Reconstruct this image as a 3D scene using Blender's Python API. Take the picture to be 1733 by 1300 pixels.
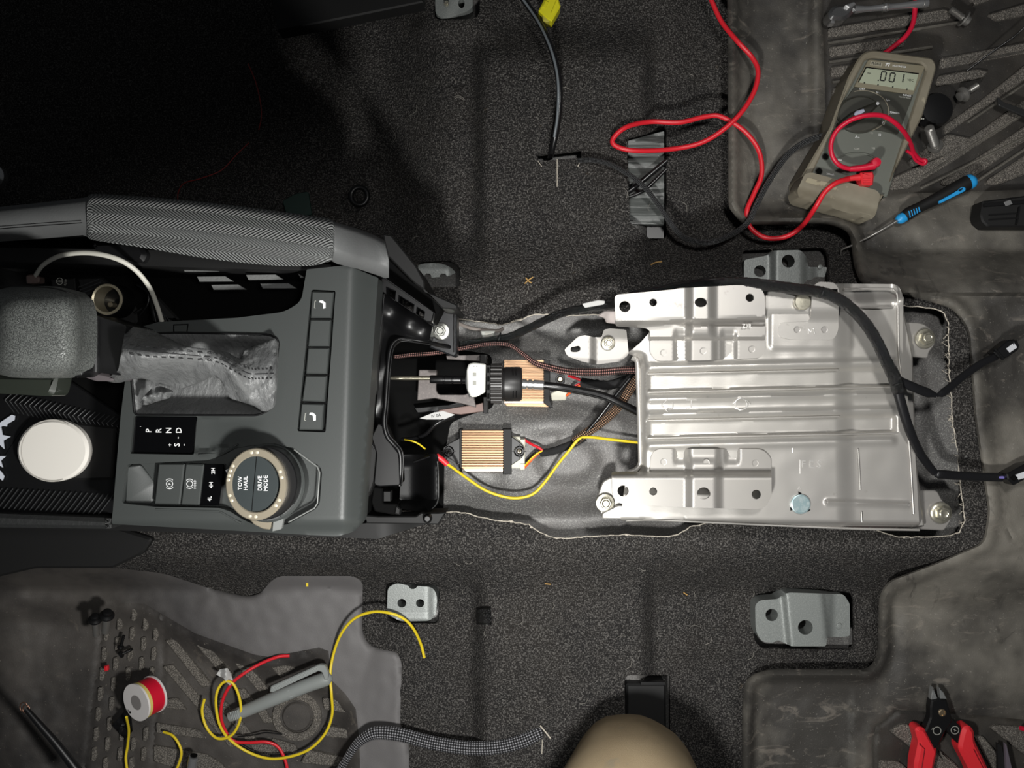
import bpy, bmesh, math, random
import numpy as np
from mathutils import Vector, Matrix, noise
from mathutils.geometry import delaunay_2d_cdt
random.seed(7)
PI = math.pi
SC = bpy.context.scene
COL = SC.collection
for o in list(bpy.data.objects): bpy.data.objects.remove(o)

# ---------------- camera, world, lights, exposure ----------------
H = 0.95            # camera height over the car floor, metres
F = 1583.0          # focal length in pixels of the 1733 px wide frame
cam = bpy.data.cameras.new('camera'); camo = bpy.data.objects.new('camera', cam); COL.objects.link(camo)
camo.location = (0, 0, H); cam.sensor_width = 36; cam.lens = 36 * F / 1733; cam.clip_start = 0.01
SC.camera = camo
SC.view_settings.view_transform = 'Standard'; SC.view_settings.look = 'None'
SC.view_settings.gamma = 1; SC.view_settings.use_curve_mapping = False
SC.view_settings.exposure = 0.0
w = bpy.data.worlds.new('world'); SC.world = w; w.use_nodes = True
w.node_tree.nodes['Background'].inputs[0].default_value = (0.9, 0.95, 1.0, 1)
w.node_tree.nodes['Background'].inputs[1].default_value = 0.04

def area(name, loc, target, size, power, col=(1, 1, 1), spread=180, shape='DISK'):
    l = bpy.data.lights.new(name, 'AREA'); l.shape = shape; l.size = size; l.energy = power; l.color = col
    l.spread = math.radians(spread)
    o = bpy.data.objects.new(name, l); COL.objects.link(o); o.location = loc
    o.rotation_euler = (Vector(target) - Vector(loc)).to_track_quat('-Z', 'Y').to_euler()
    return o
def spot(name, loc, target, power, ang, blend, rad, col=(1, 1, 1)):
    l = bpy.data.lights.new(name, 'SPOT'); l.energy = power; l.spot_size = math.radians(ang); l.spot_blend = blend
    l.shadow_soft_size = rad; l.color = col
    o = bpy.data.objects.new(name, l); COL.objects.link(o); o.location = loc
    o.rotation_euler = (Vector(target) - Vector(loc)).to_track_quat('-Z', 'Y').to_euler()
    return o
# a hand lamp held low over the tunnel, and a work lamp hung in the rear of the cabin
area('hand_lamp', (0.01, -0.24, 0.64), (0.0, -0.02, 0.0), 0.05, 4.5, (1.0, 0.99, 0.96))
spot('console_fill', (0.02, 0.02, 0.90), (-0.12, -0.14, 0.25), 5.0, 60, 0.6, 0.03, (1.0, 0.99, 0.97))  # unseen spot added near the camera as fill over the console
spot('work_lamp', (0.22, 0.20, 0.92), (0.31, 0.06, 0.0), 13.5, 68, 0.9, 0.05, (1.0, 0.98, 0.95))

# ---------------- helpers ----------------
def S(z): return (H - z) / F
def W(x, y, z): return Vector(((x - 866.5) * (H - z) / F, (650 - y) * (H - z) / F, z))
def ss(a, b, x):
    if a == b: return 0.0 if x < a else 1.0
    t = max(0.0, min(1.0, (x - a) / (b - a))); return t * t * (3 - 2 * t)
def bump(x, a, b, e): return ss(a - e, a + e, x) * (1 - ss(b - e, b + e, x))
def lin(c):
    r = []
    for v in c:
        v /= 255.0
        r.append(v / 12.92 if v <= 0.04045 else ((v + 0.055) / 1.055) ** 2.4)
    return r + [1.0]

MATS = {}
def mat(name, rgb, rough=0.5, metal=0.0, spec=0.5, var=None, bmp=None, bmp2=None, coat=0, emit=None, uvbraid=None, uvwrap=None, herring=None, vor=None, xgrad=None):
    if name in MATS: return MATS[name]
    m = bpy.data.materials.new(name); m.use_nodes = True; nt = m.node_tree; N = nt.nodes; L = nt.links
    b = N['Principled BSDF']
    b.inputs['Base Color'].default_value = lin(rgb); b.inputs['Roughness'].default_value = rough
    b.inputs['Metallic'].default_value = metal; b.inputs['Specular IOR Level'].default_value = spec
    if coat: b.inputs['Coat Weight'].default_value = coat; b.inputs['Coat Roughness'].default_value = 0.1
    tc = N.new('ShaderNodeTexCoord')
    def nz(scale, detail=3, rgh=0.6, coord='Object', stretch=None, dist=0.0):
        n = N.new('ShaderNodeTexNoise'); n.inputs['Scale'].default_value = scale
        n.inputs['Detail'].default_value = detail; n.inputs['Roughness'].default_value = rgh
        n.inputs['Distortion'].default_value = dist
        if stretch:
            mp = N.new('ShaderNodeMapping'); mp.inputs['Scale'].default_value = stretch
            L.new(tc.outputs[coord], mp.inputs[0]); L.new(mp.outputs[0], n.inputs['Vector'])
        else: L.new(tc.outputs[coord], n.inputs['Vector'])
        return n
    def math_(op, a, b_=None, c_=None):
        n = N.new('ShaderNodeMath'); n.operation = op
        for i, v in enumerate((a, b_, c_)):
            if v is None: continue
            if isinstance(v, (int, float)): n.inputs[i].default_value = v
            else: L.new(v, n.inputs[i])
        return n.outputs[0]
    colsock = None
    if var:   # list of (scale, lo, hi, rgb2, strength[, detail, stretch])
        prev = None
        for vv in var:
            sc_, lo, hi, rgb2, st = vv[:5]
            n = nz(sc_, vv[5] if len(vv) > 5 else 4, 0.65, stretch=vv[6] if len(vv) > 6 else None, dist=vv[7] if len(vv) > 7 else 0)
            mr = N.new('ShaderNodeMapRange'); L.new(n.outputs['Fac'], mr.inputs[0])
            mr.inputs[1].default_value = lo; mr.inputs[2].default_value = hi; mr.inputs[3].default_value = 0; mr.inputs[4].default_value = st
            mx = N.new('ShaderNodeMix'); mx.data_type = 'RGBA'
            L.new(mr.outputs[0], mx.inputs['Factor'])
            if prev is None: mx.inputs['A'].default_value = lin(rgb)
            else: L.new(prev, mx.inputs['A'])
            mx.inputs['B'].default_value = lin(rgb2); prev = mx.outputs['Result']
        colsock = prev
    if uvbraid:  # (rgb2, around, along)
        rgb2, nu, nv = uvbraid
        sp = N.new('ShaderNodeSeparateXYZ'); L.new(tc.outputs['UV'], sp.inputs[0])
        a = math_('MULTIPLY', sp.outputs[0], nu * 2 * PI); c = math_('MULTIPLY', sp.outputs[1], nv * 2 * PI)
        s1 = math_('SINE', math_('ADD', a, c)); s2 = math_('SINE', math_('SUBTRACT', a, c))
        p = math_('MULTIPLY', s1, s2)
        mr = N.new('ShaderNodeMapRange'); L.new(p, mr.inputs[0]); mr.inputs[1].default_value = 0.04; mr.inputs[2].default_value = 0.5
        mx = N.new('ShaderNodeMix'); mx.data_type = 'RGBA'; L.new(mr.outputs[0], mx.inputs['Factor'])
        mx.inputs['A'].default_value = lin(rgb); mx.inputs['B'].default_value = lin(rgb2); colsock = mx.outputs['Result']
        bp = N.new('ShaderNodeBump'); bp.inputs['Strength'].default_value = 0.8; bp.inputs['Distance'].default_value = 0.0008
        L.new(p, bp.inputs['Height']); L.new(bp.outputs[0], b.inputs['Normal'])
    if colsock: L.new(colsock, b.inputs['Base Color'])
    h = None; dist = 0.0005
    if uvwrap:   # wrapped tape: turns per unit v
        sp = N.new('ShaderNodeSeparateXYZ'); L.new(tc.outputs['UV'], sp.inputs[0])
        k = math_('FRACT', math_('ADD', math_('MULTIPLY', sp.outputs[1], uvwrap), sp.outputs[0]))
        n = nz(330, 4, 0.6)
        h = math_('ADD', k, math_('MULTIPLY', n.outputs['Fac'], 2.6)); bs = 1.0; dist = 0.0022
    elif herring:  # UV chevrons: (rows, lines)
        rows, lines = herring
        sp = N.new('ShaderNodeSeparateXYZ'); L.new(tc.outputs['UV'], sp.inputs[0])
        vv = math_('MULTIPLY', sp.outputs[1], rows)
        tri = math_('PINGPONG', vv, 1.0)
        fr = math_('ADD', math_('MULTIPLY', sp.outputs[0], lines), math_('MULTIPLY', tri, 3.4))
        shift = math_('MULTIPLY', math_('FLOOR', math_('MULTIPLY', fr, 0.125)), 0.5)
        blk = math_('MODULO', math_('FLOOR', math_('MULTIPLY', math_('ADD', fr, 0.01), 0.16)), 2.0)
        k1 = math_('SINE', math_('MULTIPLY', fr, 2 * PI))
        k2 = math_('SINE', math_('MULTIPLY', math_('SUBTRACT', math_('MULTIPLY', sp.outputs[0], lines), math_('MULTIPLY', vv, 3.4)), 2 * PI))
        mx2 = N.new('ShaderNodeMix'); mx2.data_type = 'FLOAT'
        L.new(math_('MULTIPLY', blk, 0.0), mx2.inputs['Factor']); L.new(k1, mx2.inputs['A']); L.new(k2, mx2.inputs['B'])
        h = mx2.outputs['Result']; bs = 1.0; dist = 0.0010
        mr = N.new('ShaderNodeMapRange'); L.new(h, mr.inputs[0]); mr.inputs[1].default_value = -1; mr.inputs[2].default_value = .2
        mx = N.new('ShaderNodeMix'); mx.data_type = 'RGBA'; L.new(mr.outputs[0], mx.inputs['Factor'])
        mx.inputs['A'].default_value = lin([v * .66 for v in rgb]); mx.inputs['B'].default_value = lin(rgb)  # relief shading put into the colour: grooves between the chevrons painted darker
        L.new(mx.outputs['Result'], b.inputs['Base Color'])
    elif bmp:
        n = nz(bmp[0], bmp[2] if len(bmp) > 2 else 3, stretch=bmp[3] if len(bmp) > 3 else None); h = n.outputs['Fac']; bs = bmp[1]; dist = bmp[4] if len(bmp) > 4 else 0.001
    if h is not None:
        if bmp2:
            v = N.new('ShaderNodeTexVoronoi'); v.feature = 'DISTANCE_TO_EDGE'; v.inputs['Scale'].default_value = bmp2[0]
            n3 = nz(bmp2[0] * 0.8, 2)
            mxv = N.new('ShaderNodeMix'); mxv.data_type = 'VECTOR'; mxv.inputs['Factor'].default_value = 0.012
            L.new(tc.outputs['Object'], mxv.inputs['A']); L.new(n3.outputs['Color'], mxv.inputs['B'])
            L.new(mxv.outputs['Result'], v.inputs['Vector'])
            h = math_('ADD', h, math_('MULTIPLY', math_('MINIMUM', v.outputs['Distance'], 0.25), bmp2[1]))
        bp = N.new('ShaderNodeBump'); bp.inputs['Strength'].default_value = bs; bp.inputs['Distance'].default_value = dist
        L.new(h, bp.inputs['Height']); L.new(bp.outputs[0], b.inputs['Normal'])
    if xgrad:   # lamp brightness painted into the colour along X, broken by noise: (x0, x1, rgb at x1)
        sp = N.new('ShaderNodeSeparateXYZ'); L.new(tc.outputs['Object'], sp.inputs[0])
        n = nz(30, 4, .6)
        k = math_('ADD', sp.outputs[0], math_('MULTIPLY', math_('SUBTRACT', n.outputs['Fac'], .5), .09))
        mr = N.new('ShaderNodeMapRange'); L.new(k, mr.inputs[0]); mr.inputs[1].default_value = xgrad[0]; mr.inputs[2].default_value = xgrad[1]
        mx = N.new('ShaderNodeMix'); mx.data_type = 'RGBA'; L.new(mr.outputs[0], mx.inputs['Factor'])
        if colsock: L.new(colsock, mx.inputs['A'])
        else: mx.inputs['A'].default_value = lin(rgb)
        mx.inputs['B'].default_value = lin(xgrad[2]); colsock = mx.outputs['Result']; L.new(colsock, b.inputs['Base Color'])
    if vor:
        scv, rgbg, w_ = vor
        v = N.new('ShaderNodeTexVoronoi'); v.feature = 'DISTANCE_TO_EDGE'; v.inputs['Scale'].default_value = scv
        n3 = nz(scv * .8, 2); mxv = N.new('ShaderNodeMix'); mxv.data_type = 'VECTOR'; mxv.inputs['Factor'].default_value = 0.004
        L.new(tc.outputs['Object'], mxv.inputs['A']); L.new(n3.outputs['Color'], mxv.inputs['B']); L.new(mxv.outputs['Result'], v.inputs['Vector'])
        mr = N.new('ShaderNodeMapRange'); L.new(v.outputs['Distance'], mr.inputs[0]); mr.inputs[1].default_value = 0; mr.inputs[2].default_value = w_
        mx = N.new('ShaderNodeMix'); mx.data_type = 'RGBA'; L.new(mr.outputs[0], mx.inputs['Factor']); mx.inputs['A'].default_value = lin(rgbg)
        if colsock: L.new(colsock, mx.inputs['B'])
        else: mx.inputs['B'].default_value = lin(rgb)
        L.new(mx.outputs['Result'], b.inputs['Base Color'])
        bp = N.new('ShaderNodeBump'); bp.inputs['Strength'].default_value = .6; bp.inputs['Distance'].default_value = 0.0006
        L.new(mr.outputs[0], bp.inputs['Height']); L.new(bp.outputs[0], b.inputs['Normal'])
    if emit:
        b.inputs['Emission Color'].default_value = lin(emit[0]); b.inputs['Emission Strength'].default_value = emit[1]
    MATS[name] = m
    return m

ORG = {}
def thing(name, label, cat, at=(0, 0, 0), group=None):
    o = bpy.data.objects.new(name, None); COL.objects.link(o); o.location = at
    o.empty_display_size = 0.02
    o['label'] = label; o['category'] = cat
    if group: o['group'] = group
    ORG[o.name] = Vector(at)
    return o
def mk(name, vf, m, parent=None, label=None, cat=None, group=None, kind=None, at=None, sharp=35, uv=None):
    V, Fc = vf[0], vf[1]
    if len(vf) > 2 and uv is None: uv = vf[2]
    V = np.array(V, dtype=float)
    if parent is not None: org = ORG[parent.name]
    elif at is not None: org = Vector(at)
    else: org = Vector((float(V[:, 0].mean()), float(V[:, 1].mean()), float(V[:, 2].min())))
    me = bpy.data.meshes.new(name); me.from_pydata((V - np.array(org)).tolist(), [], [tuple(f) for f in Fc])
    me.validate(verbose=False) if False else None
    me.update()
    if uv is not None:
        lay = me.uv_layers.new(name='UVMap')
        idx = np.empty(len(me.loops), dtype=np.int32); me.loops.foreach_get('vertex_index', idx)
        if isinstance(uv, dict): 
            for p in me.polygons:
                for li, vi in zip(p.loop_indices, p.vertices): lay.data[li].uv = uv[p.index][list(p.vertices).index(vi)]
        else:
            uva = np.array(uv, dtype=np.float32)[idx]; lay.data.foreach_set('uv', uva.ravel())
    me.shade_smooth()
    if uv is not None and sharp == 35: sharp = 80
    if sharp is not None: me.set_sharp_from_angle(angle=math.radians(sharp))
    me.materials.append(m)
    o = bpy.data.objects.new(name, me); COL.objects.link(o)
    if parent is not None:
        o.parent = parent; ORG[o.name] = org
        if parent.type != 'EMPTY' or True: o.location = (0, 0, 0)
    else:
        o.location = org; ORG[o.name] = org
    if label: o['label'] = label
    if cat: o['category'] = cat
    if group: o['group'] = group
    if kind: o['kind'] = kind
    return o
def join(*ms):
    V = []; Fc = []; U = []; has = all(len(m) > 2 for m in ms)
    for m in ms:
        n = len(V); V += [tuple(v) for v in m[0]]; Fc += [tuple(i + n for i in f) for f in m[1]]
        if has: U += list(m[2])
    return (V, Fc, U) if has else (V, Fc)

def rp(pts, r=8, n=4):
    """round the corners of a polygon; a point may carry its own radius"""
    out = []; k = len(pts)
    for i in range(k):
        p = pts[i]; rr = p[2] if len(p) > 2 else r
        a = Vector(pts[i - 1][:2]); b = Vector(p[:2]); c = Vector(pts[(i + 1) % k][:2])
        da = (a - b); dc = (c - b); la = da.length; lc = dc.length
        q = min(rr, la * .48, lc * .48)
        if q < 0.2: out.append((b.x, b.y)); continue
        p0 = b + da.normalized() * q; p1 = b + dc.normalized() * q
        for j in range(n + 1):
            t = j / n; v = p0 * (1 - t) ** 2 + b * 2 * t * (1 - t) + p1 * t * t
            out.append((v.x, v.y))
    return out
def circ(x, y, r, n=20, ry=None):
    return [(x + r * math.cos(2 * PI * i / n), y + (ry or r) * math.sin(2 * PI * i / n)) for i in range(n)]
def cr(pts, n=8, closed=False):
    P = [np.array(p, float) for p in pts]; out = []
    k = len(P)
    for i in range(k - 1 if not closed else k):
        if closed: p0, p1, p2, p3 = P[i - 1], P[i], P[(i + 1) % k], P[(i + 2) % k]
        else:
            p1, p2 = P[i], P[i + 1]; p0 = P[i - 1] if i else 2 * p1 - p2; p3 = P[i + 2] if i + 2 < k else 2 * p2 - p1
        for j in range(n):
            t = j / n
            out.append(0.5 * ((2 * p1) + (-p0 + p2) * t + (2 * p0 - 5 * p1 + 4 * p2 - p3) * t * t + (-p0 + 3 * p1 - 3 * p2 + p3) * t ** 3))
    if not closed: out.append(P[-1])
    return [tuple(float(c) for c in p) for p in out]
def inside(P, poly):
    x, y = P[:, 0], P[:, 1]; c = np.zeros(len(P), bool); n = len(poly); j = n - 1
    for i in range(n):
        xi, yi = poly[i]; xj, yj = poly[j]
        if yi != yj:
            m = ((yi > y) != (yj > y)) & (x < (xj - xi) * (y - yi) / (yj - yi) + xi); c ^= m
        j = i
    return c
def segdist(P, poly):
    d = np.full(len(P), 1e9); n = len(poly)
    for i in range(n):
        a = np.array(poly[i]); b = np.array(poly[(i + 1) % n]); ab = b - a; L2 = max(1e-9, ab @ ab)
        t = np.clip(((P - a) @ ab) / L2, 0, 1); q = a + t[:, None] * ab
        d = np.minimum(d, np.hypot(P[:, 0] - q[:, 0], P[:, 1] - q[:, 1]))
    return d
def dens(poly, step):
    out = []; n = len(poly)
    for i in range(n):
        a = poly[i]; b = poly[(i + 1) % n]; l = math.hypot(b[0] - a[0], b[1] - a[1]); k = max(1, int(round(l / step)))
        for j in range(k): out.append((a[0] + (b[0] - a[0]) * j / k, a[1] + (b[1] - a[1]) * j / k))
    return out
def sheet(outline, z=0.0, holes=(), step=None, thick=0.003, bevel=0.0, bpx=2.0, extra=None, lines=()):
    """a sheet over a pixel-plan outline, at height z (number or function), walls going down by thick"""
    zf = z if callable(z) else (lambda x, y: z)
    loops = [[(float(a), float(b)) for a, b in outline]] + [[(float(a), float(b)) for a, b in h] for h in holes]
    if step: loops = [dens(l, step) for l in loops]
    pts = []; edges = []
    for l in loops:
        n0 = len(pts); pts += l; edges += [(n0 + i, n0 + (i + 1) % len(l)) for i in range(len(l))]
    nb = len(pts)
    if step or bevel:
        A = np.array(loops[0])
        if step:
            xs = np.arange(A[:, 0].min() + step / 2, A[:, 0].max(), step); ys = np.arange(A[:, 1].min() + step / 2, A[:, 1].max(), step)
            g = np.array([(x + (step / 2 if k % 2 else 0), y) for k, y in enumerate(ys) for x in xs])
            m = inside(g, loops[0])
            for l in loops[1:]: m &= ~inside(g, l)
            g = g[m]
            for l in loops: g = g[segdist(g, l) > 0.5 * step] if len(g) else g
            for l in lines:
                l = dens([tuple(map(float, p)) for p in l], step); g = g[segdist(g, l) > 0.5 * step]
                k0 = len(pts); L_ = np.array(l); ok = inside(L_, loops[0]) & (segdist(L_, loops[0]) > .5 * step); idx = {}
                for i, p in enumerate(l):
                    if ok[i]: idx[i] = len(pts); pts.append(tuple(p))
                edges += [(idx[i], idx[(i + 1) % len(l)]) for i in idx if (i + 1) % len(l) in idx]
            pts += [tuple(p) for p in g]
        if extra: pts += extra
    vs, es, fs, *_ = delaunay_2d_cdt([Vector(p) for p in pts], edges, [], 0, 1e-4)
    P = np.array([(v.x, v.y) for v in vs]); 
    fs = [f for f in fs if len(f) >= 3]
    Cn = np.array([P[list(f)].mean(axis=0) for f in fs])
    m = inside(Cn, loops[0])
    for l in loops[1:]: m &= ~inside(Cn, l)
    tris = []
    for f, ok in zip(fs, m):
        if not ok: continue
        f = list(f); a, b, c = P[f[0]], P[f[1]], P[f[2]]
        if (b[0] - a[0]) * (c[1] - a[1]) - (b[1] - a[1]) * (c[0] - a[0]) > 0: f.reverse()
        tris.append(f)
    V = [tuple(W(p[0], p[1], zf(p[0], p[1]))) for p in P]
    cnt = {}
    for f in tris:
        for i in range(len(f)):
            e = (f[i], f[(i + 1) % len(f)]); cnt[e] = 1
    bd = [e for e in cnt if (e[1], e[0]) not in cnt]
    low = {}
    def lo(i):
        if i not in low:
            low[i] = len(V); v = V[i]; V.append((v[0], v[1], v[2] - thick))
        return low[i]
    Fc = list(tris)
    if bevel:
        # pull the rim down and keep the inner ring: cheap rounded edge
        ring = {i for e in bd for i in e}
        nrm = {}
        for a, b in bd:
            A_, B_ = Vector(V[a][:2]), Vector(V[b][:2]); d = (B_ - A_); n_ = Vector((d.y, -d.x)).normalized() if d.length > 0 else Vector((0, 0))
            for i in (a, b): nrm[i] = nrm.get(i, Vector((0, 0))) + n_
        top = {}
        for i in ring:
            v = V[i]; n_ = nrm[i]; n_ = n_.normalized() if n_.length > 0 else n_
            top[i] = len(V); V.append((v[0] , v[1], v[2] - bevel))
            V[i] = (v[0] - n_.x * bevel, v[1] - n_.y * bevel, v[2])
        for a, b in bd:
            Fc.append((b, a, top[a], top[b])); Fc.append((top[b], top[a], lo(top[a]), lo(top[b])))
    elif thick:
        for a, b in bd: Fc.append((b, a, lo(a), lo(b)))
    return V, Fc
def slab(outline, z, thick, bevel=0.0006, holes=()):
    return sheet(outline, z, holes, None, thick, bevel)

def frame(d):
    d = Vector(d).normalized(); up = Vector((0, 0, 1)) if abs(d.z) < 0.95 else Vector((0, 1, 0))
    a = d.cross(up).normalized(); b = a.cross(d).normalized(); return a, b
def tubeW(P, r, n=10, flat=1.0, cap=True, vs=1.0, rf=None):
    """tube through world points; UV u round, v along in circumferences"""
    P = [Vector(p) for p in P]; V = []; Fc = []; U = []; L = 0; k = len(P)
    for i, p in enumerate(P):
        d = (P[min(i + 1, k - 1)] - P[max(i - 1, 0)]);
        if i: L += (p - P[i - 1]).length
        a, b = frame(d if d.length > 0 else Vector((1, 0, 0)))
        rr = r if rf is None else r * rf(i / (k - 1), L)
        for j in range(n + 1):
            t = 2 * PI * j / n
            V.append(tuple(p + a * (rr * math.cos(t)) + b * (rr * flat * math.sin(t)))); U.append((j / n, L / (2 * PI * r)))
    for i in range(k - 1):
        for j in range(n):
            q = i * (n + 1) + j; Fc.append((q, q + 1, q + n + 2, q + n + 1))
    if cap:
        Fc.append(tuple(range(n - 1, -1, -1))); Fc.append(tuple((k - 1) * (n + 1) + j for j in range(n)))
    return V, Fc, U
def tube(pts, rpx, n=10, seg=8, flat=1.0, smooth=True, rf=None, cap=True):
    """pts (px,py,z); radius in pixels at the mean height"""
    q = cr(pts, seg) if smooth else pts
    zm = sum(p[2] for p in pts) / len(pts)
    return tubeW([W(*p) for p in q], rpx * S(zm), n, flat, cap, rf=rf)
def lathe(prof, p, axis=(0, 0, 1), n=24, seg=None, cap=True):
    """prof: (radius, height) pairs along the axis from p"""
    p = Vector(p); ax = Vector(axis).normalized(); a, b = frame(ax)
    V = []; Fc = []; k = len(prof)
    for r, h in prof:
        for j in range(n):
            t = 2 * PI * j / n; V.append(tuple(p + ax * h + a * (r * math.cos(t)) + b * (r * math.sin(t))))
    for i in range(k - 1):
        for j in range(n): Fc.append((i * n + j, (i + 1) * n + j, (i + 1) * n + (j + 1) % n, i * n + (j + 1) % n))
    if cap: Fc.append(tuple(range(n))); Fc.append(tuple((k - 1) * n + j for j in range(n - 1, -1, -1)))
    # outward winding check is not needed: Cycles shades both sides
    return V, Fc
def box(x0, y0, x1, y1, z0, z1, b=0.0006):
    return slab([(x0, y0), (x1, y0), (x1, y1), (x0, y1)], z1, z1 - z0, b)
def quadbar(p0, p1, wpx, z, thick, bevel=0.0004):
    """flat bar from pixel p0 to p1"""
    d = Vector((p1[0] - p0[0], p1[1] - p0[1])).normalized(); n = Vector((-d.y, d.x)) * wpx / 2
    return slab([(p0[0] + n.x, p0[1] + n.y), (p1[0] + n.x, p1[1] + n.y), (p1[0] - n.x, p1[1] - n.y), (p0[0] - n.x, p0[1] - n.y)], z, thick, bevel)
def text(s, x, y, z, hpx, ang, m, parent, name='lettering', align='CENTER', sx=1.0, ext=0.00012, bold=0.0, label=None):
    c = bpy.data.curves.new('t', 'FONT'); c.body = s; c.align_x = align; c.align_y = 'CENTER'
    c.size = hpx * S(z) / 0.70; c.extrude = ext; c.offset = bold; c.resolution_u = 2
    t = bpy.data.objects.new('t', c); COL.objects.link(t)
    bpy.context.view_layer.update()
    me = bpy.data.meshes.new_from_object(t.evaluated_get(bpy.context.evaluated_depsgraph_get()))
    bpy.data.objects.remove(t)
    R = Matrix.Translation(W(x, y, z)) @ Matrix.Rotation(math.radians(ang), 4, 'Z') @ Matrix.Diagonal((sx, 1, 1, 1))
    V = [tuple(R @ v.co) for v in me.vertices]; Fc = [tuple(p.vertices) for p in me.polygons]
    bpy.data.meshes.remove(me)
    return mk(name, (V, Fc), m, parent, sharp=None, label=label)
def hexbolt(x, y, z, rpx, m, parent=None, name='bolt', hgt=0.005, washer=True, label=None, cat=None, group=None, rot=0.3):
    s = S(z); r = rpx * s; p = W(x, y, z)
    parts = []
    if washer: parts.append(lathe([(r, 0), (r, .0012), (r * .93, .0018), (r * .62, .0022), (r*.1, .0022)], p, n=28))
    hexo = [(p.x + r * .66 * math.cos(rot + PI / 3 * i), p.y + r * .66 * math.sin(rot + PI / 3 * i)) for i in range(6)]
    V = []; 
    for zz, k in ((z + .0015, 1), (z + hgt - .0008, 1), (z + hgt, .86)):
        V += [(p.x + (a - p.x) * k, p.y + (b - p.y) * k, zz) for a, b in hexo]
    Fc = [tuple(range(12, 18))]
    for i in range(2):
        for j in range(6): Fc.append((i * 6 + j, i * 6 + (j + 1) % 6, (i + 1) * 6 + (j + 1) % 6, (i + 1) * 6 + j))
    parts.append((V, Fc)); parts.append(lathe([(r * .42, 0), (r * .42, .0006), (r * .36, .001), (r * .3, .0006), (.0001, .0006)], (p.x, p.y, z + hgt), n=20))
    return mk(name, join(*parts), m, parent, label=label, cat=cat, group=group)

# ---------------- materials ----------------
M_carpet = mat('carpet_pile', (38, 37, 37), 0.95, spec=0.15, var=[(14, .4, .7, (50, 47, 44), .6, 3), (720, .48, .72, (128, 125, 121), .8, 2), (300, .36, .48, (12, 12, 12), 0.0, 2), (60, .72, .8, (90, 78, 60), .35, 2)], bmp=(420, 1.0, 3, None, .004))
M_pan = mat('painted_floor_steel', (88, 87, 86), 0.5, 0.2, var=[(900, .5, .7, (165, 165, 160), .6, 2), (9, .45, .65, (86, 82, 80), .5, 3)], bmp=(500, .25, 2))
M_cut = mat('felt_edge', (196, 188, 174), .95, bmp=(500, 1, 3, None, .002))
M_rub = mat('dusty_rubber', (58, 56, 53), .62, spec=.35, var=[(4.5, .44, .60, (118, 114, 106), .85, 5), (26, .58, .68, (140, 132, 122), .35, 6, (1, 2.4, 1), 1.5), (16, .60, .68, (46, 44, 42), .5, 5, (2.2, 1, 1), 1.0), (420, .66, .74, (140, 136, 128), .6, 2)], bmp=(700, .35, 2, None, .0006))
M_rub2 = mat('black_rubber', (44, 42, 41), .6, spec=.35, var=[(6, .4, .60, (80, 76, 72), .8, 5), (30, .62, .72, (104, 97, 88), .5, 6, None, 1.2), (380, .68, .76, (130, 124, 114), .6, 2)], bmp=(700, .3, 2, None, .0006))
M_flange = mat('rubber_flange_painted_light', (44, 42, 41), .6, spec=.35, var=[(6, .4, .60, (80, 76, 72), .8, 5)], xgrad=(-.10, .09, (102, 100, 100)), bmp=(900, .3, 2, None, .0005))  # lit copy of the mat rubber, lamp brightness painted in towards the right
M_ribf = mat('ribbed_field_rubber', (44, 42, 40), .6, spec=.35, var=[(8, .4, .62, (66, 62, 56), .7, 5), (380, .68, .76, (120, 114, 104), .5, 2)], bmp=(700, .3, 2, None, .0006))
M_tread = mat('grained_rubber_tread', (112, 108, 102), .7, spec=.3, vor=(520, (52, 49, 46), .16), var=[(12, .4, .66, (124, 118, 110), .7, 5), (300, .62, .7, (150, 142, 130), .5, 2)], bmp=(900, .2, 2))
M_pl = mat('satin_charcoal_plastic', (57, 60, 59), .46, spec=.45, bmp=(1500, .12, 2, None, .0003))
M_pls = mat('soft_grained_plastic', (84, 85, 85), .55, spec=.4, bmp=(900, .35, 3, None, .0004), var=[(20, .4, .7, (96, 97, 97), .5)])
M_blk = mat('black_plastic', (15, 15, 16), .36, spec=.45)
M_blkm = mat('matt_black_plastic', (20, 20, 20), .6, spec=.35)
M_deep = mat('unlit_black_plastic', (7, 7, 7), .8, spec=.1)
M_glo = mat('piano_black', (5, 5, 6), .12, spec=.5)
M_pad = mat('herringbone_cloth', (128, 130, 129), .75, spec=.3, herring=(4.4, 74))
M_leath = mat('grained_leather', (106, 109, 106), .42, spec=.5, vor=(560, (66, 68, 67), .14))
M_boot = mat('smooth_leather', (104, 105, 105), .42, spec=.5, bmp=(70, .8, 5, (2.2, 1, 1), .003), var=[(30, .45, .7, (70, 71, 72), .6)])
M_stitch = mat('dark_thread', (34, 34, 36), .8)
M_alu = mat('bare_stamped_steel', (186, 183, 177), .36, .55, var=[(6, .4, .7, (168, 165, 163), .6), (60, .66, .72, (140, 136, 130), .35, 4)], bmp=(300, .05, 2, (1, 8, 1)))
M_alud = mat('scuffed_bracket_steel', (160, 157, 152), .40, .5, var=[(40, .66, .72, (110, 106, 100), .6, 5), (10, .4, .7, (150, 147, 145), .6)])
M_mount = mat('grey_primer_steel', (122, 126, 124), .45, .25, var=[(1200, .5, .7, (165, 168, 164), .5, 2)], bmp=(600, .15, 2))
M_bolt = mat('zinc_bolt', (188, 184, 168), .3, .8, var=[(300, .5, .7, (130, 126, 112), .5)])
M_chr = mat('chrome', (205, 205, 205), .24, .85)
M_dkst = mat('dark_steel', (140, 138, 134), .36, .7)
M_red = mat('red_insulation', (205, 32, 44), .4, spec=.5)
M_red2 = mat('red_plastic', (214, 44, 52), .42, spec=.5)
M_yel = mat('yellow_insulation', (222, 196, 40), .42)
M_yelc = mat('yellow_connector', (206, 200, 30), .4)
M_ora = mat('orange_insulation', (222, 96, 40), .45)
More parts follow.
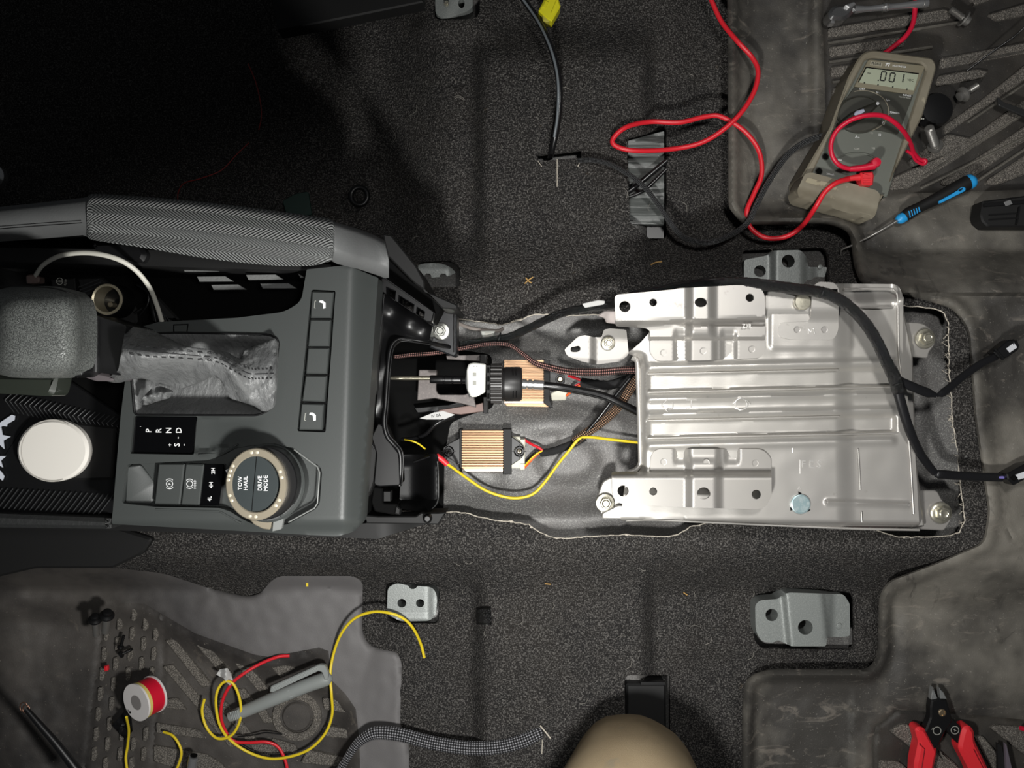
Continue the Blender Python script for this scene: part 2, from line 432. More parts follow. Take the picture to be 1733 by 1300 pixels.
M_blkw = mat('black_insulation', (16, 16, 17), .3, spec=.6)
M_wht = mat('ivory_plastic', (206, 204, 186), .5)
M_paper = mat('white_label', (190, 190, 188), .7)
M_prt = mat('white_print', (225, 226, 226), .5)
M_prd = mat('dull_white_print', (170, 170, 162), .6)
M_sil = mat('champagne_metal', (178, 168, 148), .3, .6)
M_cop = mat('copper_anodised_fins', (172, 138, 106), .34, .55)
M_fuzz = mat('fleece_tape', (30, 30, 31), .95, bmp=(900, .8, 3, None, .001))
M_tape = mat('glossy_harness_tape', (10, 10, 11), .2, spec=.8, uvwrap=1.1)
M_br_pink = mat('braid_pink_fleck', (20, 18, 18), .5, uvbraid=((176, 128, 120), 4, 4.5))
M_br_brn = mat('braid_copper_fleck', (24, 20, 18), .5, uvbraid=((176, 138, 108), 7, 7))
M_br_gry = mat('braid_grey', (22, 22, 23), .45, uvbraid=((96, 97, 98), 7, 7))
M_br_dk = mat('braid_dark', (12, 12, 13), .5, uvbraid=((58, 58, 58), 5, 5))
# ---------------- floor ----------------
def zC(x, y):
    t = ss(385, 500, y) * (1 - ss(925, 1015, y))
    wv = 8 * math.sin(x * .011) 
    hump = bump(x + wv * .4, 812, 1096, 16)
    side = 1 - t
    z = .062 * t + .030 * hump * side * (ss(30, 110, y) if y < 500 else 1)
    z += -.055 * (1 - ss(640, 760, x)) * (1 - ss(380, 470, y))         # front left footwell
    z += -.020 * (1 - ss(560, 720, x)) * ss(930, 1010, y)              # front right footwell
    z += -.012 * ss(1120, 1200, x) * side
    z += .012 * bump(x, 705, 835, 14) * bump(y, -20, 62, 14)           # seat mount boss
    z += .008 * bump(x, 1150, 1480, 20) * bump(y, 960, 1110, 18)
    z += .006 * bump(x, 1000, 1240, 30) * bump(y, 300, 400, 26)
    z += .0022 * noise.noise((x * .008, y * .008, 1.0)) * 1.5 + .0022 * noise.noise((x * .025, y * .02, 4.0))
    return z
HOLE = [(560, 548), (700, 545), (740, 538), (790, 541), (850, 549), (880, 541), (905, 531), (960, 533), (1040, 531), (1150, 524), (1380, 520), (1530, 517), (1580, 521), (1598, 528), (1606, 545), (1607, 620), (1612, 700), (1622, 780), (1630, 850), (1634, 882), (1624, 902), (1600, 909), (1520, 910), (1492, 902), (1470, 892), (1330, 888), (1200, 886), (1168, 892), (1148, 906), (1125, 910), (1060, 906), (1000, 909), (955, 912), (930, 910), (908, 899), (894, 888), (880, 886), (830, 880), (780, 868), (735, 866), (560, 868)]
HOLE = [tuple(p) for p in HOLE]
def jit(poly, a, step=7):
    return [(x + a * noise.noise((x * .13, y * .13, 2.2)), y + a * noise.noise((x * .13, y * .13, 9.2))) for x, y in dens(poly, step)]
HOLEJ = jit(HOLE, 2.2)
h_mtl = rp([(706, 444), (762, 441), (779, 452), (779, 486), (708, 486)], 9)
h_mtr = rp([(1256, 424), (1395, 419), (1403, 432), (1404, 484), (1256, 484)], 9)
h_mbl = rp([(652, 986), (744, 990), (743, 1056), (656, 1054)], 12)
h_mbr = rp([(1274, 1008), (1320, 998), (1444, 1004), (1446, 1100), (1290, 1098), (1276, 1085)], 10)
h_mt = rp([(733, -30), (812, -30), (812, 24), (800, 33), (736, 33)], 8)
h_duct = rp([(1060, 234, 2), (1128, 216, 2), (1128, 402), (1104, 408), (1066, 376, 3)], 6)
h_duct2 = rp([(1057, 1143), (1134, 1143, 2), (1134, 1262), (1057, 1262)], 10)
h_slit = [(909, 262), (950, 258), (984, 254), (984, 267), (945, 270), (911, 273)]
# ---------------- rubber mats ----------------
rear = rp([(1232, -60), (1234, 340, 4), (1236, 352, 8), (1258, 380, 14), (1405, 378, 14), (1440, 392, 14), (1448, 450, 10), (1458, 478, 10), (1530, 497, 20), (1618, 522, 20), (1642, 560, 14), (1652, 700, 10), (1676, 865, 10), (1668, 920, 18), (1585, 955, 20), (1505, 985, 22), (1490, 1010, 14), (1488, 1108, 10), (1474, 1134, 16), (1300, 1134, 22), (1262, 1150, 22), (1258, 1200, 8), (1256, 1380), (1830, 1380), (1830, -60)], 10, 5)
rearD = dens(rear, 12)
def dist1(x, y, poly): return None
RA = np.array(rear)
_segA = RA; _segB = np.roll(RA, -1, axis=0)
def dpoly(x, y, A, B):
    p = np.array((x, y)); ab = B - A; L2 = np.maximum(1e-9, (ab * ab).sum(1))
    t = np.clip(((p - A) * ab).sum(1) / L2, 0, 1); q = A + t[:, None] * ab
    return float(np.min(np.hypot(q[:, 0] - x, q[:, 1] - y)))
def grv(d, w=2.2): return math.exp(-(d / w) ** 2)
innerA = np.array([(1392, -60), (1392, 30), (1398, 210), (1440, 330), (1520, 328), (1733, 320), (1830, 318)])   # line bounding ribbed field top
innerB = np.array([(1480, 1380), (1476, 1262), (1482, 1230), (1518, 1203), (1560, 1204), (1640, 1210), (1733, 1218), (1830, 1222)])
innerC = np.array([(1830, 512), (1712, 514), (1688, 520), (1672, 538), (1670, 560), (1680, 700), (1696, 830), (1703, 890), (1716, 915), (1740, 930), (1830, 938)])
def dline(x, y, L): return dpoly(x, y, L[:-1], L[1:])
def zRear(x, y):
    d = dpoly(x, y, _segA, _segB)
    t = ss(440, 560, y) * (1 - ss(940, 1040, y))
    z = max(.010 + .052 * t, zC(x, y) + .004)
    z += .016 * (1 - ss(8, 24, d)) * (1 - .75 * t) * (1 if d > 3 else .75 + .25 * d / 3)
    if y < 372 and x < 1400: z -= .006 * ss(20, 45, d) * (1 - ss(1362, 1398, x)); z += .004 * bump(x, 1372, 1388, 6)
    if 330 < y < 500: z += .010 * bump(y, 360, 520, 30) * ss(1440, 1480, x)
    if y > 1140 and x < 1440: z -= .003 * ss(24, 50, d)
    z += .012 * bump(y, 975, 1180, 40) * ss(1490, 1540, x) * .6
    z += .003 * noise.noise((x * .010, y * .014, 5)) + .0012 * noise.noise((x * .04, y * .04, 3))
    for L in (innerA, innerB, innerC):
        dd = dline(x, y, L)
        if dd < 8: z -= .0030 * grv(dd, 2.6)
    if 505 < y < 940 and x > 1670: z -= .0035 * ss(0, 9, dline(x, y, innerC)) * (1 if inside(np.array([[x, y]]), [tuple(p) for p in innerC])[0] else 0)
    return z
front = rp([(-100, 990), (0, 975, 20), (50, 962, 20), (120, 957, 20), (200, 962, 20), (275, 970, 20), (360, 998, 20), (415, 1011, 16), (440, 1006, 14), (458, 984, 12), (472, 975, 8), (598, 975, 12), (614, 985, 10), (612, 1070, 10), (622, 1092, 14), (645, 1100, 10), (672, 1104, 12), (680, 1122, 10), (677, 1225, 8), (692, 1262, 4), (692, 1380), (-100, 1380)], 12, 5)
FA = np.array(front); _fA = FA; _fB = np.roll(FA, -1, axis=0)
basin = [(-100, 1400), (-100, 1060), (30, 1010), (185, 1020), (245, 1022), (330, 1072), (430, 1108), (455, 1112), (540, 1096), (556, 1102), (560, 1150), (585, 1175), (602, 1200), (608, 1250), (612, 1400)]
BA = np.array(basin)
inner = np.array([(140, 1400), (145, 1290), (160, 1160), (172, 1075), (186, 1020), (245, 1024), (276, 1044), (330, 1076), (430, 1112), (470, 1118), (540, 1098)])
inner2 = np.array([(276, 1046), (276, 1140), (262, 1230), (256, 1400)])
def zFront(x, y):
    d = dpoly(x, y, _fA, _fB)
    z = max(-.010, zC(x, y) + .004) - .003 * (1 - ss(0, 6, d))
    ins = inside(np.array([[x, y]]), basin)[0]; db = dline(x, y, BA)
    if ins: z = z + (-.026 - z) * ss(0, 46, db)
    z += .012 * (1 - ss(0, 130, x)) 
    z += .002 * noise.noise((x * .014, y * .014, 8)) + .0012 * noise.noise((x * .05, y * .05, 2))
    for L in (inner, inner2):
        dd = dline(x, y, L)
        if dd < 8: z -= .0026 * grv(dd, 2.4)
    return z
def zCarpet(x, y):
    z = zC(x, y)
    p = np.array([[x, y]])
    if x > 1225:
        if inside(p, rear)[0] and dpoly(x, y, _segA, _segB) > 5: z = min(z, zRear(x, y) - .010)
    elif x < 700 and y > 950:
        if inside(p, front)[0] and dpoly(x, y, _fA, _fB) > 5: z = min(z, zFront(x, y) - .010)
    return z
carpet = mk('floor', sheet([(-130, -110), (1860, -110), (1860, 1410), (-130, 1410)], zCarpet, [HOLEJ, h_mtl, h_mtr, h_mbl, h_mbr, h_mt, h_duct, h_duct2, h_slit], 8, .006), M_carpet, kind='structure', at=(0, 0, 0), sharp=60)
def edge_tube(poly, r, zf, idx=None):
    q = poly if idx is None else poly[idx[0]:idx[1]]
    return tubeW([W(x, y, zf(x, y)) for x, y in q], r, 6, rf=lambda t, L: 1 + .5 * noise.noise((L * 300, 0, 0)))
n_ = len(HOLEJ)
vis = [p for p in HOLEJ if p[0] > 735]
mk('cut_edge', edge_tube(HOLEJ, .0010, lambda x, y: zC(x, y) - .001), M_cut, carpet, label='pale ragged felt edge of the cut carpet')
# frayed strands along the right cut edge
fr = []
for i in range(55):
    y = random.uniform(545, 900); x = np.interp(y, [545, 620, 700, 780, 850, 900], [1606, 1607, 1612, 1622, 1630, 1632])
    a = random.uniform(2.2, 4.0); l = random.uniform(4, 14)
    fr.append(tube([(x, y, .060), (x + l * .5 * math.cos(a), y - l * .5 * math.sin(a), .063), (x + l * math.cos(a), y - l * math.sin(a) + random.uniform(-3, 3), .056)], random.uniform(.35, .8), 4, 3))
mk('fray', join(*fr), M_cut, carpet, kind='stuff')

def zP(x, y):
    base = zC(x, y) - .022
    # tunnel skin: a long dome with pressed ribs
    t = bump(y, 545, 890, 30)
    inx = ss(600, 640, x)
    z = .030 + .016 * math.cos((y - 720) / 190.0)
    z += .010 * math.exp(-(((x - 930) / 70.0) ** 2 + ((y - 715) / 22.0) ** 2))
    z += .008 * ss(690, 760, y - (x - 860) * -.12) * (1 - ss(800, 870, y)) * .8
    d = math.hypot((x - 960), (y - 780) * 1.6)
    z += .004 * (1 - ss(40, 62, d)) 
    d = math.hypot((x - 800) , (y - 815) * 1.8); z += .005 * (1 - ss(30, 70, d))
    z += .0012 * math.sin(x * .022) * math.sin(y * .03 + 1)
    z -= .012 * ss(840, 890, y) + .010 * (1 - ss(560, 610, y))
    z += .008 * bump(x, 1540, 1660, 20)
    return base + (z - base) * t * inx
pan = mk('floor_pan', sheet([(-120, -100), (1850, -100), (1850, 1400), (-120, 1400)], zP, (), 10, .002), M_pan, kind='structure', at=(0, 0, 0))
# dark door-side trim, upper left corner
mk('trim_1', slab([(440, -80), (470, 52), (600, 27), (716, 3), (716, -80)], .045, .02, .0015), M_blkm, kind='structure', label='dark sill trim panel')

# ---------------- rubber mat bodies ----------------
_RF = [(1392, -100), (1392, 30), (1398, 210), (1440, 330), (1520, 328), (1830, 318), (1830, -100)]
_RG = [tuple(p) for p in innerB] + [(1830, 1400)]
rm = mk('rear_floor_mat', sheet([(a, b) for a, b in rear], zRear, (), 6, .004, lines=[_RF, _RG]), M_rub, label='one-piece dusty black rubber mat across the rear footwells, with raised rim', cat='floor mat', at=W(1500, 650, 0), sharp=50)
_RF = [(1392, -100), (1392, 30), (1398, 210), (1440, 330), (1520, 328), (1830, 318), (1830, -100)]
_RG = [tuple(p) for p in innerB] + [(1830, 1400)]
def tread(poly, z, parent, m=M_tread, name='tread', th=.0035, r=5):
    return mk(name, sheet(rp(poly, r, 3), z, (), None, th, .0012), m, parent)
ztr = lambda x, y: zRear(x, y) + .0045
def treadf(poly, parent, zf, r=5):
    zz = sum(zf(a, b) for a, b in poly) / len(poly)
    return mk('tread', sheet(rp(poly, r, 3), zz, (), None, .006, .0012), M_tread, parent)
T = [[(1402, 47), (1600, 14), (1612, 22), (1608, 32), (1402, 63)], [(1404, 79), (1520, 62), (1536, 66), (1530, 78), (1405, 96)],
     [(1406, 113), (1440, 108), (1437, 126), (1408, 131)], [(1409, 149), (1432, 146), (1425, 164), (1411, 167)],
     [(1410, 186), (1420, 184), (1412, 205)],
     [(1592, 98), (1733, 72), (1800, 62), (1800, 82), (1733, 90), (1592, 116)],
     [(1588, 128), (1655, 116), (1674, 120), (1664, 131), (1584, 146)], [(1576, 166), (1596, 163), (1606, 168), (1594, 180), (1571, 186)],
     [(1598, 213), (1660, 170), (1733, 112), (1800, 62), (1800, 88), (1733, 136), (1602, 227)],
     [(1540, 270), (1606, 226), (1650, 234), (1600, 262), (1545, 282)],
     [(1512, 300), (1600, 262), (1733, 170), (1800, 122), (1800, 148), (1733, 196), (1600, 282), (1540, 318), (1506, 322)],
     [(1592, 308), (1733, 215), (1800, 170), (1800, 194), (1733, 240), (1640, 306), (1598, 314)],
     [(1672, 304), (1733, 264), (1800, 220), (1800, 250), (1733, 296), (1690, 312), (1670, 312)],
     [(1640, -10), (1733, -40), (1733, -20), (1650, 8)], [(1672, 24), (1733, 6), (1800, -10), (1800, 12), (1733, 26), (1690, 34)]]
for p in T: treadf(p, rm, ztr)
for p in [[(1506, 1238), (1528, 1226), (1540, 1228), (1600, 1290), (1640, 1340), (1615, 1340), (1555, 1276)], [(1488, 1288), (1522, 1290), (1545, 1310), (1560, 1340), (1490, 1340)],
          [(1650, 1248), (1664, 1246), (1700, 1290), (1720, 1330), (1700, 1340)], [(1676, 1232), (1688, 1228), (1800, 1236), (1800, 1310), (1740, 1282)], [(1590, 1270), (1620, 1296), (1650, 1340), (1620, 1340)]]:
    treadf(p, rm, ztr)
# raised smooth ridges between the slanted treads
for a, b in [((1402, 72), (1640, 34)), ((1404, 104), (1580, 78)), ((1660, 100), (1800, 74)), ((1640, 206), (1800, 98)), ((1560, 300), (1800, 150)), ((1560, 318), (1800, 200)), ((1640, 316), (1800, 210)), ((1410, 138), (1440, 134))]:
    mk('ridge', quadbar(a, b, 5, ztr((a[0] + b[0]) / 2, (a[1] + b[1]) / 2) + .0005, .006, .0015), M_rub, rm)

fm = mk('front_floor_mat', sheet(front, zFront, (), 6, .004, lines=[basin]), M_rub2, label='worn black rubber mat in the lower left footwell, gritty with slanted treads', cat='floor mat', at=W(350, 1150, 0), sharp=50)
def second_mat(o, m, test):
    o.data.materials.append(m); me = o.data; org = ORG[o.name]
    for p in me.polygons:
        c = p.center + org; sc_ = F / (H - c.z)
        if test(c.x * sc_ + 866.5, 650 - c.y * sc_): p.material_index = 1
_B = [tuple(p) for p in basin]
second_mat(rm, M_ribf, lambda x, y: (x > 1390 and y < 335 and inside(np.array([[x, y]]), _RF)[0]) or (y > 1200 and x > 1470 and inside(np.array([[x, y]]), _RG)[0]))
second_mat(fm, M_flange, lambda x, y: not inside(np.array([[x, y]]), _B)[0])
ztf = lambda x, y: zFront(x, y) + .004
def strip(a, b, w, cut=1):
    d = Vector((b[0] - a[0], b[1] - a[1])); n = Vector((-d.y, d.x)).normalized() * w / 2; u = d.normalized() * w * .5 * cut
    return [(a[0] + n.x, a[1] + n.y), (b[0] + n.x - u.x, b[1] + n.y - u.y), (b[0] - n.x, b[1] - n.y), (a[0] - n.x + u.x, a[1] - n.y + u.y)]
FT = [strip((284, 1080), (352, 1166), 15), strip((366, 1182), (455, 1290), 15), strip((280, 1124), (400, 1268), 16), strip((332, 1082), (392, 1152), 15), strip((402, 1164), (430, 1198), 14),
      strip((402, 1118), (448, 1172), 16), strip((438, 1198), (456, 1228), 15),
      [(280, 1184), (300, 1182), (316, 1203), (280, 1200)], [(263, 1224), (336, 1236), (350, 1252), (264, 1242)], [(259, 1262), (350, 1278), (378, 1296), (390, 1330), (259, 1290)],
      [(458, 1130), (482, 1126), (500, 1131), (474, 1148)], [(545, 1182), (568, 1184), (590, 1208), (548, 1202)], [(549, 1229), (592, 1236), (592, 1251), (541, 1247)],
      [(520, 1270), (584, 1284), (580, 1300), (508, 1292)], [(420, 1256), (462, 1262), (478, 1282), (432, 1274)], [(458, 1250), (500, 1262), (505, 1280), (470, 1272)]]
for p in FT: treadf(p, fm, ztf, 4)
zc = ztf(502, 1214)
mk('tread', sheet(circ(502, 1214, 42, 32), zc, [circ(502, 1214, 28, 28)], None, .006, .0012), M_tread, fm)
mk('heel_pad_disc', sheet(circ(502, 1214, 25, 32), zc - .001, (), None, .006, .0015), M_rub2, fm)
k = 0
for ci, bx in enumerate((182, 203, 226, 247, 266)):
    for r_ in range(9):
        y = 1040 + r_ * 34 + (17 if ci % 2 else 0); x = bx - (y - 1040) * .10
        if math.hypot(x - 240, y - 1190) < 46 and y > 1150: continue
        if ci == 4 and y < 1056: continue
        if y > 1305: continue
        treadf([(x - 4, y - 11), (x + 3, y - 13), (x + 5, y + 3), (x + 1, y + 12), (x - 5, y + 11)], fm, ztf, 3)

# ---------------- seat mount brackets ----------------
def mount(name, outline, holes, z, label, bulge=None, parts=()):
    zf = (lambda x, y: z + (bulge(x, y) if bulge else 0))
    return mk(name, sheet(dens(outline, 6), zf, holes, 5, .022), M_mount, label=label, cat='bracket', group='seat mount brackets', sharp=50)
mount('seat_bracket', rp([(700, 452), (716, 446, 10), (748, 445, 18), (772, 458, 16), (777, 488, 4), (700, 486)], 8), [circ(724, 469, 6.2, 16), circ(750, 469, 6.2, 16)], .030, 'pale grey seat bracket with two holes, beside the console handle end', lambda x, y: -.004 * ss(758, 772, x) + .002 * (1 - ss(448, 456, y)))
b = mount('seat_bracket', rp([(1259, 440, 5), (1300, 432, 6), (1306, 424, 6), (1355, 423, 6), (1366, 436, 6), (1368, 452, 4), (1400, 452, 4), (1402, 490), (1259, 490)], 5), [circ(1286, 459, 10, 18), circ(1334, 442, 11, 18)], .030, 'blue-grey seat bracket with two large holes above the steel plate', lambda x, y: .006 * bump(x, 1308, 1362, 5) - .004 * ss(1372, 1380, x))
mk('weld_stud', lathe([(.0016, 0), (.0022, .0003), (.0022, .0008), (.0014, .001)], W(1388, 452, .027)), M_mount, b)
mount('seat_bracket', rp([(656, 994, 12), (672, 987, 6), (690, 991, 1), (695, 997, 2), (702, 997, 2), (707, 992, 1), (733, 994, 12), (740, 1010, 12), (738, 1040, 12), (728, 1051, 8), (676, 1052, 10), (655, 1038, 8)], 6), [circ(680, 1021, 7.5, 18), circ(711, 1021, 7, 18)], .018, 'grey seat bracket with two eye-like holes under the end of a yellow wire', lambda x, y: -.003 * ss(722, 736, x) + .0015 * bump(y, 1044, 1050, 3))
b = mount('seat_bracket', rp([(1278, 1024, 8), (1286, 1016, 6), (1316, 1014, 4), (1326, 1006, 6), (1336, 1003, 3), (1428, 1006, 6), (1438, 1022, 4), (1439, 1076, 4), (1430, 1078), (1400, 1079, 3), (1398, 1094, 4), (1340, 1094), (1326, 1088, 2), (1317, 1083, 5), (1308, 1088, 2), (1290, 1087, 8), (1279, 1070, 10)], 4), [circ(1306, 1041, 10.5, 20), circ(1363, 1062, 12.5, 22)], .016, 'light grey stepped seat bracket, lower right between carpet and mat', lambda x, y: .007 * bump(x + (y - 1040) * -.1, 1330, 1397, 4) - .006 * ss(1400, 1412, x))
mk('weld_stud', lathe([(.0022, 0), (.003, .0003), (.003, .0008), (.002, .001)], W(1420, 1060, .011)), M_mount, b)
mount('seat_bracket', rp([(736, -30), (800, -30), (800, 12, 4), (790, 20, 6), (762, 30, 4), (745, 30, 8), (737, 22, 4)], 5), [circ(781, 6, 5.5, 12, 8)], .012, 'dim seat bracket with one bolt head at the top edge', lambda x, y: -.002 * ss(765, 790, y * .6 + x))
hexbolt(756, 8, .014, 7, M_bolt, washer=False, label='small bright bolt head on the dim bracket at the top edge', cat='bolt')

# ducts seen through slots in the carpet
d = thing('air_duct', 'grey-black rectangular duct in a carpet slot crossed by dark cables', 'duct', W(1095, 320, 0))
M_duct = mat('ribbed_grey_plastic', (84, 87, 85), .4, spec=.5, bmp=(40, .5, 3, (.4, 6, 1), .002), var=[(90, .5, .7, (60, 62, 61), .5, 3, (.3, 3, 1))])
mk('duct_body', sheet(dens(rp([(1063, 238), (1124, 222), (1124, 380), (1063, 372)], 2), 5), lambda x, y: .012 + .001 * math.sin(y * .35) + .004 * ss(290, 300, y) + .003 * ss(348, 352, y), (), 5, .02), M_duct, d)
mk('duct_lip', box(1063, 374, 1124, 380, .010, .018), M_duct, d)
mk('duct_foot', box(1094, 381, 1124, 404, -.004, .006), M_blk, d)
mk('retaining_strap', join(tube([(1056, 330, .022), (1085, 308, .024), (1128, 272, .026)], 4.5, 8, 6), tube([(1056, 336, .022), (1090, 322, .024), (1128, 286, .026)], 3, 8, 6)), M_blkw, d)
d = thing('air_duct', 'smooth black duct block in a carpet slot behind the knee', 'duct', W(1096, 1200, 0))
mk('duct_body', slab(rp([(1060, 1158), (1127, 1158), (1128, 1270), (1060, 1270)], 3), .020, .04, .002), M_blkm, d)
mk('duct_lip', box(1084, 1154, 1126, 1160, .016, .0205, .0004), M_blk, d)

# debris
M_straw = mat('straw', (176, 140, 84), .8)
for i, (pts, lab) in enumerate([([(888, 480), (894, 474), (902, 469)], 'tiny straw scrap on the carpet above the cut edge'), ([(890, 470), (895, 476), (900, 479)], 'second tiny straw scrap crossing the first on the carpet'),
        ([(1102, 448), (1110, 444), (1120, 443)], 'thin orange straw scrap on carpet right of the duct'), ([(922, 988), (932, 989)], 'pale straw crumb on the lower carpet'), ([(1157, 1003), (1163, 1007)], 'orange crumb on the lower carpet left of the stepped bracket')]):
    mk('straw_scrap', tube([(x, y, zC(x, y) + .0025) for x, y in pts], 1.1, 5, 3), M_straw, label=lab, cat='debris', group='straw scraps on the carpet')
M_lint = mat('lint', (140, 136, 128), .9)
ln = []
for i in range(120):
    x = random.uniform(660, 1650); y = random.choice([random.uniform(100, 520), random.uniform(930, 1290)]); a = random.uniform(0, 6.28); l = random.uniform(3, 11)
    ln.append(tube([(x, y, zC(x, y) + .0025), (x + l * math.cos(a), y + l * math.sin(a), zC(x, y) + .004), (x + 2 * l * math.cos(a + .5), y + 2 * l * math.sin(a + .5), zC(x, y) + .0025)], .28, 3, 3))
mk('lint', join(*ln), M_lint, carpet, kind='stuff')

mk('kick_panel', sheet(rp([(-60, 880), (200, 894), (258, 912), (240, 938), (190, 962), (60, 962), (-60, 990)], 8), .070, (), None, .02, .002), M_blkm, label='smooth dark kick panel between console and lower left mat', cat='panel')
# ---------------- centre console ----------------
con = thing('center_console', 'charcoal centre console with switches, mode dial and open black rear end', 'console', W(400, 700, .06))
ZT = .25
def zTop(x, y):
    xr = 578 + (870 - y) * .036
    z = ZT - .024 * ss(0, 70, x - xr) ** .8 - .010 * ss(878 + (x - 190) * .022 * 0, 905, y)
    z -= .0045 * (1 - ss(350, 452, x)) * bump(y, 708, 756 + 8 * (1 - ss(345, 375, x)), 3) * (1 if x > 326 else 0)
    return z
top_out = [(268, 545, 2), (400, 538, 6), (482, 528, 14), (510, 510, 12), (519, 456, 2), (588, 449, 2), (634, 468, 3), (640, 470, 2), (611, 886, 10), (600, 900, 12), (570, 908, 6), (189, 887, 4), (204, 706, 2), (212, 642, 4), (216, 560, 2)]
boot_hole = rp([(216, 566), (300, 563), (455, 566, 8), (472, 574, 10), (463, 690, 12), (438, 703, 10), (228, 702, 6)], 4)
disp_hole = rp([(226, 704), (334, 705), (328, 770), (220, 768)], 3)
low_hole = rp([(214, 786, 6), (352, 779, 3), (372, 772, 4), (398, 758, 6), (440, 752, 20), (498, 758, 4), (542, 790, 5), (545, 800, 4), (541, 852, 6), (534, 862, 5), (486, 888, 6), (440, 892, 20), (412, 880, 6), (390, 866, 4), (372, 860, 3), (262, 858, 3), (206, 852, 6)], 3)
sw_hole = rp([(527, 490), (568, 492), (551, 732), (503, 730)], 4)
top_panel = mk('top_panel', sheet(rp(top_out, 2), zTop, [boot_hole, disp_hole, low_hole, sw_hole], 6, .03), M_pl, con, sharp=40)
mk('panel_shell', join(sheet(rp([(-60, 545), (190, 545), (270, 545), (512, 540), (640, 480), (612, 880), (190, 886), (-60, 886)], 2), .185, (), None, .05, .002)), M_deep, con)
# recess linings
mk('recess_floor', slab(disp_hole, ZT - .006, .004, 0), M_pl, con)
mk('recess_floor', slab(low_hole, ZT - .010, .004, 0), M_pl, con)
mk('gear_display', sheet(rp([(229, 705), (333, 706), (326, 769), (222, 767)], 3), ZT - .003, (), None, .004, .0005), M_glo, con)
gd = bpy.data.objects['gear_display']
zt = ZT - .0028
for s_, x, y in (('P', 252, 729), ('R', 269, 729), ('N', 286, 728.5), ('D', 303, 728.5), ('+', 288, 753), ('S', 300, 753), ('-', 301, 741), ('-', 311, 753)):
    text(s_, x, y, zt, 9.4 if s_ not in '+-' else 7, 90, M_prt, gd, bold=.00005)
text("'", 240, 722, zt, 5, 90, M_prt, gd)
# brake buttons
zb = ZT - .0015
for nm, q in (('parking_brake_button', [(268, 785), (312, 785), (304, 854), (261, 853)]), ('hold_button', [(314, 785), (345, 786), (337, 855), (306, 854)])):
    mk(nm, slab(rp(q, 2), zb, .008, .0009), M_pl, con)
pb = bpy.data.objects['parking_brake_button']; hb = bpy.data.objects['hold_button']
M_ptx = M_prt
def ring(x, y, r, z, wpx, parent, m=M_prt, name='emblem', a0=0, a1=2 * PI, n=24):
    V = []; Fc = []
    for i in range(n + 1):
        a = a0 + (a1 - a0) * i / n
        for rr in (r - wpx / 2, r + wpx / 2): V.append(tuple(W(x + rr * math.cos(a), y + rr * math.sin(a), z)))
        if i: k_ = 2 * i; Fc.append((k_ - 2, k_ - 1, k_ + 1, k_))
    return mk(name, (V, Fc), m, parent, sharp=None)
text('P', 287, 819, zb + .0002, 5, 90, M_prt, pb); ring(287, 819, 5.5, zb + .0002, 1, pb)
ring(287, 819, 8.5, zb + .0002, 1, pb, a0=.8, a1=2.3); ring(287, 819, 8.5, zb + .0002, 1, pb, a0=.8 + PI, a1=2.3 + PI)
ring(321, 819, 5, zb + .0002, 1, hb); ring(321, 819, 8, zb + .0002, 1, hb, a0=.8, a1=2.3); ring(321, 819, 8, zb + .0002, 1, hb, a0=.8 + PI, a1=2.3 + PI)
text('HOLD', 330, 820, zb + .0002, 3.8, 90, M_prt, hb)
dd = mk('drive_display', slab(rp([(346, 786), (379, 786), (371, 855), (338, 855)], 1), ZT - .002, .006, .0004), M_glo, con)
for s_, x, y in (('2H', 361, 797), ('4H', 357.5, 821), ('4L', 355, 844)): text(s_, x, y, ZT - .0018, 6.2, 90, M_prt, dd, bold=.00003)
mk('wedge_trim', sheet(rp([(216, 790), (238, 787), (262, 818), (258, 853), (212, 852)], 4), lambda x, y: ZT - .005 - .004 * ss(216, 262, x), (), None, .004, .0006), M_pl, con)
mk('recess_rib', join(quadbar((262, 862), (372, 866), 4, ZT + .0005, .004, .0006), quadbar((372, 866), (408, 886), 4, ZT + .0005, .004, .0006)), M_pl, con)
mk('recess_rib', join(quadbar((335, 770), (378, 767), 3, ZT + .0005, .004, .0006), quadbar((378, 767), (402, 752), 3, ZT + .0005, .004, .0006)), M_pl, con)
# right-hand octagon trim around the dial
M_edge = mat('satin_edge_plastic', (112, 114, 112), .35)
mk('dial_surround', tube([(498, 761, ZT), (537, 790, ZT), (541, 800, ZT), (537, 852, ZT), (532, 860, ZT), (488, 884, ZT)], 1.4, 8, smooth=False), M_edge, con)
# mode dial: stacked rings, drawn up toward the viewer
dc = (452, 822); zd = ZT
def disc(cx, cy, r, z, th, m, name, parent, bev=.0008, hole=0, ry=None):
    return mk(name, sheet(circ(cx, cy, r, 56, ry), z, [circ(cx, cy, hole, 56, hole * (ry or r) / r)] if hole else [], None, th, bev), m, parent)
dial = disc(452, 818, 63, ZT + .006, .014, M_pl, 'mode_dial', con, .0015, 0, 67)
disc(447, 818, 56, ZT + .0205, .020, M_blk, 'dial_core', dial, .0008, 0, 62)
for i, zz in enumerate((ZT + .012, ZT + .0185)):
    for j in range(12):
        a0 = 2 * PI * j / 12 + .06; a1 = 2 * PI * (j + 1) / 12 - .06
        cx, cy = 448 - i * 5, 818.5; R1, R0, k_ = 58 - i, 51 - i, 1.09
        poly = [(cx + R1 * math.cos(a), cy + k_ * R1 * math.sin(a)) for a in np.linspace(a0, a1, 6)] + [(cx + R0 * math.cos(a), cy + k_ * R0 * math.sin(a)) for a in np.linspace(a1, a0, 6)]
        mk('grip_rib', sheet(poly, zz, (), None, .0030, .0004), M_pls, dial)
zr = ZT + .026
disc(433, 820, 51.5, zr, .006, M_sil, 'dial_bezel', dial, .0007, 40, 61)
disc(430.5, 819, 40, zr - .0006, .004, mat('dial_face', (44, 50, 51), .4), 'dial_face', dial, .0005, 0, 47.4)
